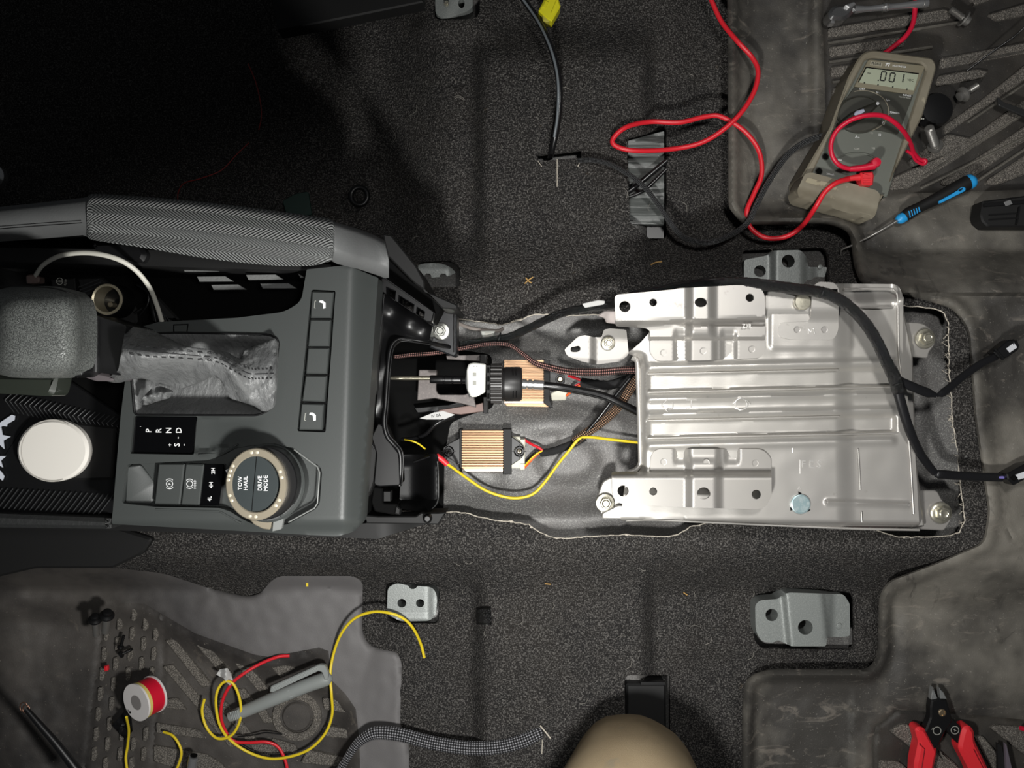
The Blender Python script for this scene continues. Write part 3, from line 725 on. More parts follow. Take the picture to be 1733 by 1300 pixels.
mk('dial_split', quadbar((434, 773), (426, 865), 1.2, zr - .0004, .0006, .0), M_deep, dial)
for s_, x, y, hh in (('TOW', 406.5, 818, 6.6), ('HAUL', 416, 818, 6.6), ('DRIVE', 440, 818, 6.6), ('MODE', 450, 818, 6.6)): text(s_, x, y, zr - .0003, hh, 90, M_prt, dial, bold=.00003)
for a, da in ((-92, 12), (-18, 11), (35, 12), (95, 12), (-150, 10), (155, 10), (192, 8)):
    for kk in (-1, 1):
        t = math.radians(a + kk * da * .5); x = 432 + 46 * math.cos(t); y = 820 + 54.5 * math.sin(t)
        mk('bezel_stud', lathe([(.0012, 0), (.0012, .0003), (.0007, .0005)], W(x, y, zr - .0002), n=10), mat('bright_stud', (206, 198, 176), .35, .3), dial)
mk('dial_pointer', slab(rp([(381, 796), (387, 793), (390, 801), (384, 803)], 1), ZT + .008, .004, .0004), M_prt, dial)
mk('dial_tab', slab(rp([(422, 880), (460, 880), (457, 897, 3), (444, 895), (430, 888)], 2), ZT + .004, .005, .0006), M_sil, dial)
mk('dial_tab', slab(rp([(462, 880), (480, 876), (476, 896), (460, 900)], 2), ZT + .004, .005, .0006), mat('light_grey_plastic', (120, 122, 120), .45), dial)
# heater switches
keys = [((528, 493), (565, 494), (560, 538), (525, 538)), ((525, 541), (560, 541), (557, 586), (521, 586)), ((521, 589), (557, 589), (553, 633), (517, 633)), ((517, 636), (553, 636), (549, 680), (511, 679)), ((510, 683), (548, 684), (545, 728), (506, 728))]
mk('switch_bezel', slab(rp([(526, 490), (569, 492), (552, 733), (502, 731)], 4), ZT - .012, .004, .0), M_blk, con)
for i, q in enumerate(keys):
    k_ = mk('heater_switch' if i in (0, 4) else 'blank_switch', slab(rp([(a, b_) for a, b_ in q], 1.5), ZT + .0005, .010, .0008), M_pl, con)
    if i in (0, 4):
        cx = (q[0][0] + q[2][0]) / 2 + 1; cy = (q[0][1] + q[2][1]) / 2
        mk('seat_icon', slab([(cx - 4, cy - 7), (cx + 1, cy - 7), (cx + 6, cy - 3), (cx + 6, cy + 6), (cx + 2, cy + 7), (cx + 1, cy - 2), (cx - 5, cy - 4)], ZT + .0007, .0002, 0), M_prt, k_)
        mk('indicator', join(quadbar((cx - 12, cy - 6), (cx - 13, cy + 6), .8, ZT + .0007, .0002, 0), quadbar((cx - 12, cy - 6), (cx - 10, cy - 6), .8, ZT + .0007, .0002, 0), quadbar((cx - 13, cy + 6), (cx - 11, cy + 6), .8, ZT + .0007, .0002, 0)), M_prd, k_)
mk('blank_marking', sheet([(293, 549), (319, 548), (317, 563), (293, 564)], ZT + .0002, [[(295, 551), (317, 550), (315.5, 561.5), (295, 562)]], None, .0006), M_deep, con)

# front tray with ribbed rubber liner
tray = mk('tray_liner', sheet(rp([(-60, 640), (100, 632), (210, 706), (190, 886), (190, 870), (-60, 872)], 1), .190, (), None, .02, .001), M_blk, con)
M_rib = mat('raised_rubber_rib', (44, 45, 46), .4, spec=.5)
ribs = []
for i in range(30):   # chevron ribs above the disc
    x = 12 + i * 8.2; y0 = 668 + i * 1.9
    if x > 208: break
    ribs.append(tube([(x + 10, y0 - 4 + .9, .192), (x - 4, y0 + 9, .192), (x + 12, y0 + 30, .192)], 1.1, 5, 3, smooth=False))
for i in range(24):
    x = 4 + i * 9.0
    x2 = x - 26
    if x > 196: break
    ribs.append(tube([(x, 826 + i * .5, .192), (x2, 860 + i * .5, .192)], 1.2, 5, 1, smooth=False))
mk('rib', join(*ribs), M_rib, tray, kind='stuff')
mk('phone_ledge', slab(rp([(128, 715), (196, 722), (190, 812), (60, 815), (60, 780)], 6), .194, .006, .002), M_blkm, con)
mk('tray_wall', sheet(rp([(-60, 868), (186, 878), (184, 886), (186, 889), (186, 896), (-60, 893)], 1), .205, (), None, .05, .003), mat('grained_side_plastic', (40, 41, 41), .55, bmp=(200, .6, 4, None, .001)), con)
mk('lower_skirt', sheet(rp([(-60, 893), (200, 898), (640, 912, 2), (742, 880), (740, 872), (600, 888), (-60, 880)], 3), lambda x, y: .125 - .02 * ss(640, 740, x), (), 10, .05), M_blkm, con)
mk('cavity_shade_sheet', sheet(rp([(560, 556), (740, 560), (780, 592), (832, 600), (836, 690), (790, 704), (762, 716), (752, 770), (750, 868), (560, 868)], 10), lambda x, y: zP(x, y) + .006, (), 10, .004), M_deep, con)  # black sheet added over the pan, standing in for shade under the console
M_dec = mat('white_decal', (206, 210, 220), .5)
def star(cx, cy, r, rot, n=5, k_=.42):
    return [(cx + (r if i % 2 == 0 else r * k_) * math.cos(rot + i * PI / n), cy + (r if i % 2 == 0 else r * k_) * math.sin(rot + i * PI / n)) for i in range(2 * n)]
mk('decal', slab(star(-2, 742, 20, -.15), .1925, .0008, 0), M_dec, tray)
mk('decal', slab(star(-6, 778, 17, .9), .1925, .0008, 0), M_dec, tray)
mk('decal', slab([(-10, 722), (20, 702), (25, 704), (24, 711), (12, 718), (11, 722), (4, 721), (-10, 730)], .1925, .0008, 0), M_dec, tray)
mk('decal', slab(rp([(-10, 800), (0, 796), (7, 806), (4, 814), (-10, 800)], 2), .1925, .0008, 0), M_dec, tray)
# pocket walls behind the shifter: dark well
mk('pocket_wall', sheet(rp([(-60, 418), (300, 424), (560, 448), (560, 458), (518, 458), (300, 452), (-60, 440)], 1), .235, (), None, .10), M_blkm, con)
mk('shadow_wall', sheet(rp([(-60, 372), (150, 364), (350, 380), (560, 408), (560, 416), (350, 392), (150, 374), (-60, 384)], 1), .284, (), None, .24), M_deep, con)  # thin wall added beneath the handle to keep lamp light off the footwell
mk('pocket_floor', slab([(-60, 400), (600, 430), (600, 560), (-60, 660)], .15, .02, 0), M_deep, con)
M_cut2 = mat('grey_panel_insert', (104, 105, 104), .7, bmp=(400, .5))
lz = [(308, 451, 62), (392, 447, 66), (478, 448, 30), (333, 468, 62), (416, 465, 64), (504, 462, 12), (357, 482, 60), (440, 480, 62), (308 - 150, 446, 1)]
for x, y, l in lz[:8]:
    mk('wall_slot', sheet([(x, y), (x + l - 14, y - 1), (x + l, y + 8), (x + 4, y + 8.5)], .215, (), None, .002, .0004), M_cut2, con)
mk('pocket_rail', sheet([(250, 432), (330, 425), (400, 432), (390, 440), (240, 447)], .225, (), None, .004, .0006), mat('rail_grey', (96, 98, 98), .5), con)
mk('handle_foot', slab(rp([(152, 410), (200, 408), (238, 412), (247, 430), (240, 444), (215, 440), (160, 424)], 5), .245, .03, .003), M_blk, con)
mk('pocket_liner', slab(rp([(128, 470), (172, 468), (230, 520), (232, 545), (222, 555), (178, 560), (140, 505)], 3), .205, .01, .0015), M_blkm, con)
rb = []
for i in range(5): rb.append(tube([(132 + i * 3, 486 + i * 5, .2065), (168 + i * 3, 472 + i * 5, .2065)], 1.2, 5, 1, smooth=False))
for i in range(6): rb.append(tube([(150 + i * 7, 512 + i * 7, .2065), (164 + i * 7, 502 + i * 6, .2065)], 1.0, 5, 1, smooth=False))
for i in range(6): rb.append(tube([(256 + i * 6, 506 + i * 7, .2065), (264 + i * 6, 545, .2065)], 1.0, 5, 1, smooth=False))
mk('pocket_liner', slab(rp([(250, 505), (268, 503), (304, 541), (258, 543)], 2), .205, .01, .0015), M_blkm, con)
mk('rib', join(*rb), M_rib, con, kind='stuff')
mk('usb_panel', slab(rp([(85, 472), (126, 470), (128, 496), (88, 486)], 2), .205, .01, .001), M_blkm, con)
ring(101, 476, 5.5, .2054, 1, bpy.data.objects['usb_panel'], M_prd); text('USB', 101, 476, .2054, 4, -5, M_prd, bpy.data.objects['usb_panel']); text('45W', 111, 478, .2054, 4, 80, M_prd, bpy.data.objects['usb_panel'])
p0 = W(202, 511, .222)
sk = mk('power_socket', lathe([(.0128, 0), (.0128, .02), (.0122, .0215), (.0112, .0215), (.0112, .004), (.002, .004)], p0, n=40, cap=False), M_blk, con)
q = mk('socket_ring', lathe([(.0110, .0190), (.0118, .0222), (.0112, .0230), (.0098, .0224), (.0098, .006), (.0100, .004)], p0, n=40, cap=False), mat('nickel', (214, 204, 176), .35, .5), sk)
mk('contact', lathe([(.002, .004), (.002, .012), (.001, .013)], p0 + Vector((-.002, -.003, 0)), n=14), M_sil, sk)
mk('socket_cap_hinge', join(tube([(232, 482, .21), (250, 495, .212), (250, 515, .212), (236, 535, .21)], 1.8, 6, 4), tube([(228, 530, .21), (240, 522, .21)], 2.5, 6, 2)), M_blk, con)

# grab handle
st = [(-70, 356, 391, 412), (0, 350, 386, 409), (60, 344, 381, 405), (140, 335, 376, 398), (152, 332, 378, 402), (170, 331, 380, 406), (250, 336, 390, 418), (350, 345, 405, 435), (450, 357, 417, 446), (520, 367, 425, 448), (558, 373, 428, 440), (571, 377, 430, 447), (605, 387, 440, 455), (636, 399, 449, 465), (652, 408, 455, 471), (658, 430, 458, 470)]
def loft(stn, out=0.0, zo=0.0):
    V = []; Fc = []; U = []; zt_ = lambda x: .318 - .04 * ss(560, 655, x)
    for i, (x, a, m_, b_) in enumerate(stn):
        z1 = zt_(x) + zo; hgt = .042
        sec = [(a, z1 - hgt), (a - out, z1 - .010), (a + 3 - out, z1 - .003), (a + 10, z1 + .0005), (m_ - 10, z1 + .0005), (m_ + out, z1 - .002), (b_ + out, z1 - .016), (b_ + out, z1 - .024), (b_ - 6, z1 - hgt)]
        for j, (yy, zz) in enumerate(sec):
            V.append(tuple(W(x, yy, zz))); U.append((x / 520.0, (yy - a) / 70.0 * 1.0 if j > 0 else 0))
    k_ = 9
    for i in range(len(stn) - 1):
        for j in range(k_): 
            a = i * k_ + j; b_ = i * k_ + (j + 1) % k_
            Fc.append((a, b_, b_ + k_, a + k_))
    Fc.append(tuple(range(k_))); Fc.append(tuple((len(stn) - 1) * k_ + j for j in range(k_ - 1, -1, -1)))
    return V, Fc, U
gh = mk('grab_handle', loft(st), M_pls, con, sharp=50)
pads = [s_ for s_ in st if 140 < s_[0] < 570]
pads = [(pads[0][0] - 5, pads[0][1] + 6, pads[0][2] - 4, pads[0][3] - 4)] + [(x, a - 1, m_ + 1, b_ + 1) for x, a, m_, b_ in pads] + [(566, 381, 424, 436)]
dense = cr(pads, 4)
gp = mk('handle_pad', loft(dense, 1.5, .0022), M_pad, gh, sharp=70)
mk('seam', tube([(-60, 392, .3185), (60, 382.5, .3185), (139, 377, .3185)], .8, 5, 4), M_deep, gh)
mk('pad_underside_grip', join(*[tube([(x, 404 + (x - 300) * .13 + 12 * 1, .300), (x + 6, 410 + (x - 300) * .13 + 12, .297), (x + 14, 408 + (x - 300) * .13 + 14, .296)], 1.6, 5, 3) for x in range(300, 500, 9)]), M_blkm, gh)

# black rear frame
def bp(name, poly, z, th, m=M_blk, r=3, bev=.001, zf=None, step=None, holes=()):
    return mk(name, sheet(rp(poly, r), zf or z, holes, step, th, 0 if step else bev), m, con)
bp('side_rail', [(648, 396), (662, 398), (704, 450), (718, 476), (719, 492), (774, 516), (774, 524), (748, 522), (714, 488), (700, 478), (655, 432)], .19, .10, M_blkm, 3)
bp('side_web', [(650, 430), (700, 478), (716, 482), (748, 522), (735, 548), (655, 478)], .16, .05, M_deep)
rail = bp('slotted_rail', [(645, 471), (653, 468), (735, 528), (731, 545), (722, 545), (644, 492)], .178, .02, M_blk, 2, .0008, holes=[[(654, 486), (669, 493), (668, 508), (654, 499)], [(675, 500), (700, 516), (699, 528), (675, 511)], [(706, 520), (718, 528), (717, 538), (705, 531)]])
mk('rail_edge', tube([(652, 471, .180), (690, 498, .179), (732, 529, .177)], 1.3, 6, 4), M_blk, rail)
bp('rear_panel', [(650, 494), (722, 545), (732, 552), (727, 577), (672, 574), (658, 588), (652, 650), (650, 715), (640, 745), (636, 700), (645, 600), (648, 520)], .160, .03, M_blk, 5, zf=lambda x, y: .150 + .012 * bump(y - (x - 650) * .6, 500, 545, 18) + .003 * math.sin(x * .09 + y * .05), step=6)
mk('panel_edge', tube([(650, 498, .168), (648, 530, .167), (644, 556, .166), (640, 566, .166), (638, 610, .165), (634, 640, .164), (632, 668, .162), (623, 672, .16), (623, 694, .16), (619, 708, .16), (621, 735, .158), (634, 762, .156)], 1.1, 6, 4, smooth=False), M_blk, con)
bp('rear_frame', [(622, 480), (650, 492), (648, 560), (642, 600), (640, 660), (634, 672), (628, 700), (626, 740), (640, 764), (638, 800), (630, 825), (612, 870), (616, 700)], .155, .05, M_blkm, 3)
bp('lower_panel', [(640, 715), (650, 722), (662, 750), (676, 768), (678, 822), (640, 824), (632, 820), (637, 768), (628, 740)], .160, .03, M_blk, 5)
fe = mk('frame_lip', tube([(762, 588, .128), (727, 580, .150), (690, 575, .156), (674, 575, .158), (662, 588, .160), (657, 620, .162), (653, 680, .162), (650, 715, .162), (655, 738, .161), (666, 752, .160), (676, 765, .160), (678, 790, .158), (676, 822, .156)], 4.0, 8, 6), M_blk, con)
mk('lip_groove', tube([(727, 583, .154), (690, 578, .161), (676, 579, .163), (666, 590, .165), (661, 620, .167), (657, 680, .167), (654, 715, .167), (659, 736, .166), (671, 750, .165), (681, 765, .165), (682, 790, .163), (680, 820, .161)], 1.2, 6, 6), M_blk, con)
bp('lower_box', [(632, 824), (648, 826), (648, 852), (672, 853), (668, 872), (634, 866), (628, 850)], .140, .03, M_deep)
mk('clip_tab', box(649, 832, 661, 849, .130, .142), M_blkm, con)
mk('clip_tab', slab(rp([(636, 853), (668, 853), (678, 862), (677, 872), (634, 865)], 1), .136, .01, .001), M_blkm, con)
def zscoop(x, y): return .080 + .040 * ss(690, 735, x) ** 2 * (1 - .4 * ss(850, 870, y)) + .030 * ss(845, 868, y) + .01 * (1 - ss(772, 790, y))
bp('cable_scoop', [(680, 770, 6), (735, 768, 6), (742, 776, 4), (741, 850, 12), (724, 868, 12), (680, 862, 6), (676, 852)], 0, .004, M_blk, 5, zf=zscoop, step=5)
mk('scoop_lip', tube([(700, 782, .118), (735, 771, .124), (740, 780, .124), (742, 820, .122), (740, 850, .120), (725, 866, .118)], 2.0, 8, 5), M_blk, con)
bp('lower_bar', [(616, 872), (640, 874), (704, 874, 2), (712, 868), (742, 868), (756, 867), (750, 875), (742, 888), (620, 886)], .130, .03, M_blkm, 1)
mk('screw_boss', lathe([(.004, 0), (.004, .004), (.003, .006), (.0022, .005), (.0001, .005)], W(724, 877, .132), n=20), M_blk, con)
tab = bp('mount_tab', [(731, 521), (773, 521), (773, 600), (768, 604), (727, 588), (731, 540)], .130, .035, mat('shiny_black_moulding', (30, 31, 33), .3, spec=.5), 1.5, .0012)
mk('tab_stub', box(737, 512, 751, 524, .118, .134, .0008), M_blkm, con)
mk('tab_lip', box(731, 520, 773, 526, .126, .1345, .0006), M_blk, con)
hexbolt(746, 561, .130, 15, mat('bright_zinc', (196, 197, 190), .25, .85), hgt=.008, label='bright flanged hex bolt on the black console tab', cat='bolt', rot=.1)
mk('frame_wall', join(tube([(716, 490, .150), (716, 478, .15), (704, 470, .16)], 1.3, 6, 3), tube([(768, 526, .131), (768, 596, .131)], 1.0, 6, 2)), M_blk, con)

# gear lever: knob, collar, boot
gl = thing('gear_lever', 'leather-topped gear lever leaning left with a crumpled grey leather boot', 'gear lever', W(330, 630, .25))
def knobsec():
    V = []; Fc = []; n = 28; rings = 14
    cx, cy = 58, 562
    for i in range(rings + 1):
        ph = PI / 2 * i / rings
        for j in range(n):
            t = 2 * PI * j / n
            ex = 4.0
            ct, st_ = math.cos(t), math.sin(t)
            rad = (abs(ct) ** ex + abs(st_) ** ex) ** (-1 / ex)
            f = math.cos(ph) ** .42 if ph < PI / 2 - 1e-6 else 0.0
            zz = .325 + .040 * math.sin(ph) ** 1.0
            rx = 82; ry = 78
            x = cx + rx * rad * ct * f; y = cy + ry * rad * st_ * f
            V.append(tuple(W(x, y, zz)))
    for i in range(rings):
        for j in range(n): Fc.append((i * n + j, i * n + (j + 1) % n, (i + 1) * n + (j + 1) % n, (i + 1) * n + j))
    m_ = len(V)
    for j in range(n): v = V[j]; V.append((v[0], v[1], v[2] - .022))
    for j in range(n): Fc.append((j, m_ + j, m_ + (j + 1) % n, (j + 1) % n))
    return V, Fc
kn = mk('knob', knobsec(), M_leath, gl, sharp=70)
mk('knob_seam', tube([(-25, 487, .347), (30, 484, .349), (90, 488, .348), (130, 500, .345)], 1.0, 6, 6), M_blkm, kn)
mk('knob_base', sheet(rp([(-60, 634), (96, 636), (90, 664), (84, 671), (10, 667), (-60, 663)], 5), .305, (), None, .02, .003), mat('dark_olive_plastic', (44, 48, 42), .35), gl)
mk('collar', sheet(rp([(136, 534), (150, 530), (214, 551), (203, 620), (204, 636), (150, 628), (128, 640), (118, 624)], 4), lambda x, y: .300 + .010 * (1 - ss(135, 165, x)), (), 6, .05), M_blk, gl)
mk('collar_foot', sheet(rp([(126, 640), (144, 625), (202, 637), (188, 645), (160, 645), (130, 634)], 4), .285, (), None, .03, .002), mat('greyish_plastic', (92, 86, 88), .5), gl)
def zboot(x, y):
    t = ss(205, 470, x)
    cy = 598 + 34 * ss(330, 400, x) + 4 * math.sin(x * .03)
    w_ = 46 - 8 * math.sin(x * .05)
    rdg = math.exp(-((y - cy) / w_) ** 2)
    z = .256 + (.050 * (1 - t) + .018) * rdg
    z += .0025 * noise.noise((x * .04, y * .02, 3.1)) + .0025 * noise.noise((x * .02 + 5, y * .03, 1.3))
    cr_ = abs(noise.noise((x * .032 + y * .02, y * .018, 6.0)))
    z -= .0022 * math.exp(-(cr_ / .05) ** 2)
    z += .008 * math.exp(-(((x - 400 - (y - 640) * .6) / 14) ** 2)) * bump(y, 600, 690, 14)
    z -= .004 * math.exp(-(((y - 660 + (x - 215) * .12) / 7) ** 2)) * (1 - ss(330, 380, x))
    return z
boot = rp([(213, 551), (250, 557), (286, 575, 6), (305, 585), (345, 590), (378, 594, 6), (398, 606, 6), (408, 607, 4), (415, 592, 4), (440, 582), (466, 572, 8), (468, 600), (465, 660), (462, 690, 10), (446, 698, 6), (430, 687, 4), (388, 674, 4), (372, 640, 10), (354, 636, 6), (342, 644), (304, 659, 6), (270, 650), (240, 640), (214, 642, 6), (196, 649, 8), (176, 644, 3), (200, 628)], 6)
bt = mk('boot', sheet(boot, zboot, (), 4, .006), M_boot, gl, sharp=75)
mk('boot_skirt', sheet(boot_hole, lambda x, y: ZT - .004 - .030 * ss(0, 22, segd(x, y)), (), 5, .002) if False else sheet(boot_hole, lambda x, y: ZT - .003 - .020 * ss(3, 30, dpoly(x, y, np.array(boot_hole), np.roll(np.array(boot_hole), -1, axis=0))), (), 5, .002), M_boot, gl, sharp=70)
mk('boot_frame', tubeW([W(x, y, ZT + .001) for x, y in boot_hole + boot_hole[:1]], .0008, 6), M_blk, gl)
mk('boot_fold', sheet(rp([(234, 684), (246, 668, 4), (262, 652, 8), (276, 656), (291, 662), (284, 674), (262, 680), (244, 686)], 4), lambda x, y: .258 + .008 * noise.noise((x * .1, y * .1, 1)) + .006 * bump(y, 660, 676, 4), (), 3, .004), M_boot, gl, sharp=70)
sts = []
for off, sq in ((-8, 0), (8, 0)):
    path = cr([(213, 590 + off, 0), (260, 596 + off, 0), (310, 600 + off * .8, 0), (365, 606 + off * .8, 0), (392, 618 + off, 0), (420, 632 + off, 0), (440, 633 + off, 0), (464, 632 + off, 0)], 7)
    for i in range(len(path) - 1):
        a, b_ = path[i], path[i + 1]
        if not i % 2: continue
        sts.append(tube([(a[0], a[1], zboot(a[0], a[1]) + .0008), (b_[0], b_[1], zboot(b_[0], b_[1]) + .0008)], .9, 5, 1, smooth=False))
mk('stitching', join(*sts), M_stitch, bt, kind='stuff')
mk('boot_seam', tube([(x, y, zboot(x, y) + .0002) for x, y, _ in cr([(213, 590, 0), (260, 596, 0), (310, 600, 0), (365, 606, 0), (392, 618, 0), (420, 632, 0), (440, 633, 0), (464, 632, 0)], 5)], .8, 5, 1, smooth=False), M_stitch, bt)

# things lying in the console
pk = thing('wireless_charging_puck', 'round white disc lying in the ribbed console tray', 'disc', W(88, 763, .196))
mk('disc_body', sheet(circ(88, 763, 61, 64, 53), .202, (), None, .006, .0022), mat('warm_white_plastic', (226, 222, 214), .55), pk)
ring(88, 763, 52, .2022, 1.6, pk, mat('grey_smear', (186, 182, 174), .6), 'worn_ring', a0=1.2, a1=5.3, n=40)
cb = thing('usb_cable', 'white cable arching from a plug over the console socket', 'cable', W(60, 470, .2))
mk('cable_wire', tube([(60, 466, .215), (75, 447, .235), (105, 432, .255), (150, 428, .262), (195, 437, .262), (228, 456, .255), (252, 485, .245), (265, 515, .235), (274, 544, .228)], 4.2, 10, 10, flat=.7), mat('white_cable', (198, 196, 186), .45), cb)
mk('plug', slab(rp([(43, 466), (52, 464), (66, 468), (66, 478), (44, 480)], 3), .214, .008, .001), mat('mauve_plug', (104, 88, 84), .5), cb)
# footwell odds
mk('key_fob', lathe([(.010, 0), (.0115, .002), (.0115, .010), (.009, .012), (.0001, .012)], W(-4, 302, .05), n=20), M_chr, label='chrome knob end just inside the left edge', cat='knob')
rg = mk('black_ring', tubeW([W(608 + 14 * math.cos(t), 332 + 15 * math.sin(t), -.02) for t in np.linspace(0, 2 * PI, 30)], .0028, 8), M_blk, label='black ring lying in the dark left footwell', cat='ring')
mk('plastic_scrap', slab(rp([(478, 340), (500, 328), (522, 324), (528, 364), (486, 366)], 4), -.03, .002, .0004), mat('dark_green_plastic', (14, 44, 36), .5), label='dark green plastic scrap in the shaded left footwell', cat='scrap')
M_rw = mat('thin_red_wire', (150, 44, 40), .5)
mk('thin_wire', tube([(420, 108, .02), (433, 140, .02), (441, 175, .02), (442, 200, .02), (438, 220, .015)], .9, 6, 6), M_rw, label='upper short red wire curve in the dark footwell', cat='wire')
mk('thin_wire', tube([(421, 242, .02), (400, 262, .02), (375, 288, .02), (340, 302, .03), (312, 310, .05), (302, 325, .08), (301, 340, .10)], .9, 6, 6), M_rw, label='lower red wire curving down to the grab handle', cat='wire')
# ---------------- inside the tunnel ----------------
zpan = lambda x, y: zP(x, y)
# shift cable bracket and cable
br = thing('cable_bracket', 'matt grey cut-out bracket under the shift cable, half inside the console', 'bracket', W(760, 650, .05))
M_brk = mat('dull_grey_bracket', (104, 98, 96), .5, .3, var=[(700, .5, .7, (140, 132, 128), .4, 2)])
mk('bracket_plate', sheet(rp([(709, 626), (740, 626), (739, 634), (738, 660, 4), (742, 668, 6), (752, 668, 3), (788, 668, 4), (800, 660), (806, 690, 2), (780, 683), (752, 678, 6), (736, 674, 3), (706, 678)], 2), .075, (), None, .004, .0006), M_brk, br)
mk('bracket_rail', slab([(755, 602), (824, 600), (825, 606), (818, 612), (756, 608)], .080, .02, .0006), M_brk, br)
mk('bracket_post', box(812, 600, 824, 616, .06, .092), M_blkm, br)
mk('bracket_rail', slab([(742, 694), (808, 684), (822, 680), (822, 696), (780, 702), (742, 698)], .070, .016, .0006), mat('mauve_grey_steel', (112, 92, 86), .45, .3), br)
mk('bracket_arm', slab(rp([(700, 690), (760, 684), (804, 672), (806, 680), (770, 694), (706, 700)], 3), .062, .01, .001), M_blk, br)
sc = thing('shift_cable', 'shift cable with silver rod, white clip and ribbed black adjuster', 'cable', W(800, 648, .09))
zc_ = .098
def cylx(x0, x1, y, r, z=zc_, n=24, prof=None, y1=None):
    a = W(x0, y, z); b_ = W(x1, y if y1 is None else y1, z); L = (b_ - a).length; s_ = S(z)
    pr = prof or [(1, 0), (1, 1)]
    return lathe([(r * s_ * q[0], L * q[1]) for q in pr], a, (b_ - a), n)
mk('rod', cylx(655, 732, 640, 3.6, prof=[(.2, 0), (.8, .1), (1, .4), (1, 1)]), mat('polished_rod', (214, 208, 186), .2, .9), sc)
mk('rod_boot', cylx(728, 794, 642, 7, y1=643, prof=[(.9, 0), (1, .03), (1, .33), (.85, .34), (.85, .37), (1, .38), (1, .55), (.85, .56), (.85, .58), (1, .6), (.95, .78), (.8, .8), (.95, .83), (.95, 1)]), M_blkw, sc)
clip = mk('clip', slab(rp([(793, 616), (802, 614, 2), (822, 616), (821, 664), (806, 672), (797, 672), (791, 660), (790, 626)], 3), .112, .022, .0012), mat('milk_white_clip', (226, 226, 220), .45), sc)
mk('clip_window', join(box(800, 631, 806, 637, .1121, .1126, 0), box(800, 645, 806, 652, .1121, .1126, 0), box(801, 619, 803, 621, .1121, .1124, 0), box(806, 619, 808, 621, .1121, .1124, 0)), mat('grey_window', (150, 150, 142), .5), clip)
mk('clip_edge', tube([(795, 616, .104), (791, 630, .104), (790, 650, .104), (796, 672, .104)], 2.2, 6, 4), M_pls, sc)
mk('collar_plate', join(box(823, 618, 830, 679, .088, .110, .0006), box(818, 672, 826, 700, .07, .09, .0006)), M_blkm, sc)
mk('collar_slot', join(*[box(824.5, y, 828.5, y + 9, .1102, .1106, 0) for y in (622, 637, 651, 666)]), M_deep, sc)
rr = []
for i in range(22):
    t = 2 * PI * i / 22; y_ = 649 + 31 * math.sin(t); z_ = zc_ + 31 * S(zc_) * math.cos(t)
    rr.append(tubeW([W(831, 649, zc_) + Vector((0, -31 * S(zc_) * math.sin(t), 31 * S(zc_) * math.cos(t))), W(849, 649, zc_) + Vector((0, -31 * S(zc_) * math.sin(t), 31 * S(zc_) * math.cos(t)))], 3.0 * S(zc_), 6))
ad = mk('adjuster_nut', cylx(830, 851, 649, 31, prof=[(.9, 0), (1, .06), (1, .94), (.93, 1)], n=44), mat('grey_black_nylon', (52, 50, 49), .4), sc)
mk('nut_rib', join(*rr), ad.data.materials[0], ad)
mk('adjuster_body', cylx(851, 884, 650, 29, prof=[(.93, 0), (.96, .05), (.96, .1), (1, .12), (1, .86), (.92, .97), (.5, 1)], n=44), mat('black_nylon', (34, 33, 33), .38), sc)
zt_ = zc_ + 29 * S(zc_)
mk('body_slot', join(*[box(868 + dx, y, 869.5 + dx, y + 11, zt_ - .004, zt_ - .0005, 0) for dx in (0, 5) for y in (624, 662)]), M_deep, sc)
mk('ferrule', cylx(884, 921, 650, 8.4, y1=652, prof=[(1, 0), (1, .18), (.8, .2), (.8, .26), (1, .28), (1, .42), (.82, .44), (.82, .5), (1, .52), (1, .95), (.7, 1)]), M_chr, sc)
mk('cable_sheath', tube([(918, 652, zc_), (945, 655, zc_), (980, 661, .095), (1020, 670, .092), (1050, 683, .09), (1090, 702, .085), (1120, 712, .08)], 6.6, 12, 8), M_blkw, sc)
mk('sheath_seam', tube([(922, 655, zc_ + .0035), (980, 665, .0985), (1020, 675, .0955), (1050, 688, .093)], 1.1, 5, 6), M_blkm, sc)

def module(x0, y0, x1, y1, z, label, nfin, earL=True):
    t = thing('heat_sink_module', label, 'module', W((x0 + x1) / 2, (y0 + y1) / 2, z - .02), 'finned copper modules in the tunnel')
    V = []; 
    fins = [box(x0, y0, x1, y1, z - .018, z - .004, .0004)]
    for i in range(nfin):
        ya = y0 + (y1 - y0 - 6) * i / nfin + 1; yb = ya + (y1 - y0 - 6) / nfin * .52
        fins.append(slab([(x0, ya), (x1, ya), (x1, yb), (x0, yb)], z, .0045, .0003))
    mk('finned_heat_sink', join(*fins), M_cop, t)
    mk('bright_edge', box(x0, y1 - 5, x1, y1 - 1, z - .012, z - .0035, .0004), M_alu, t)
    return t
m2 = module(781, 728, 852, 799, .066, 'copper finned module with black ears, lower of the two, fully in view', 15)
for nm, x0, x1 in (('end_cap', 777, 782), ('end_cap', 851, 866)): mk(nm, box(x0, 726, x1, 803, .045, .0665, .0008), M_blkm, m2)
for sx, cx in ((-1, 759), (1, 879)):
    e = mk('mounting_ear', sheet(rp([(780, 740), (780, 788), (cx + 2 * sx - 6, 775, 8), (cx - 10, 764, 10), (cx - 4, 753, 8)], 3) if sx < 0 else rp([(865, 738), (865, 788), (884, 775, 8), (890, 764, 10), (884, 752, 8)], 3), .066, [circ(cx, 764, 8.5, 20)], None, .005, .0006), M_blk, m2)
    mk('ear_boss', sheet(circ(cx, 764, 7.6, 24), .0665, [circ(cx, 764, 4.8, 24)], None, .006, .0004), M_blk, e)
    mk('ear_spoke', join(quadbar((cx - 12, 764), (cx + 12, 764), 1.4, .0662, .002, 0), quadbar((cx, 752), (cx, 776), 1.4, .0662, .002, 0)), M_blkm, e)
    if sx > 0: mk('ear_screw', lathe([(.0026, 0), (.0026, .001), (.0018, .0016)], W(cx, 764, .061), n=16), M_sil, e)
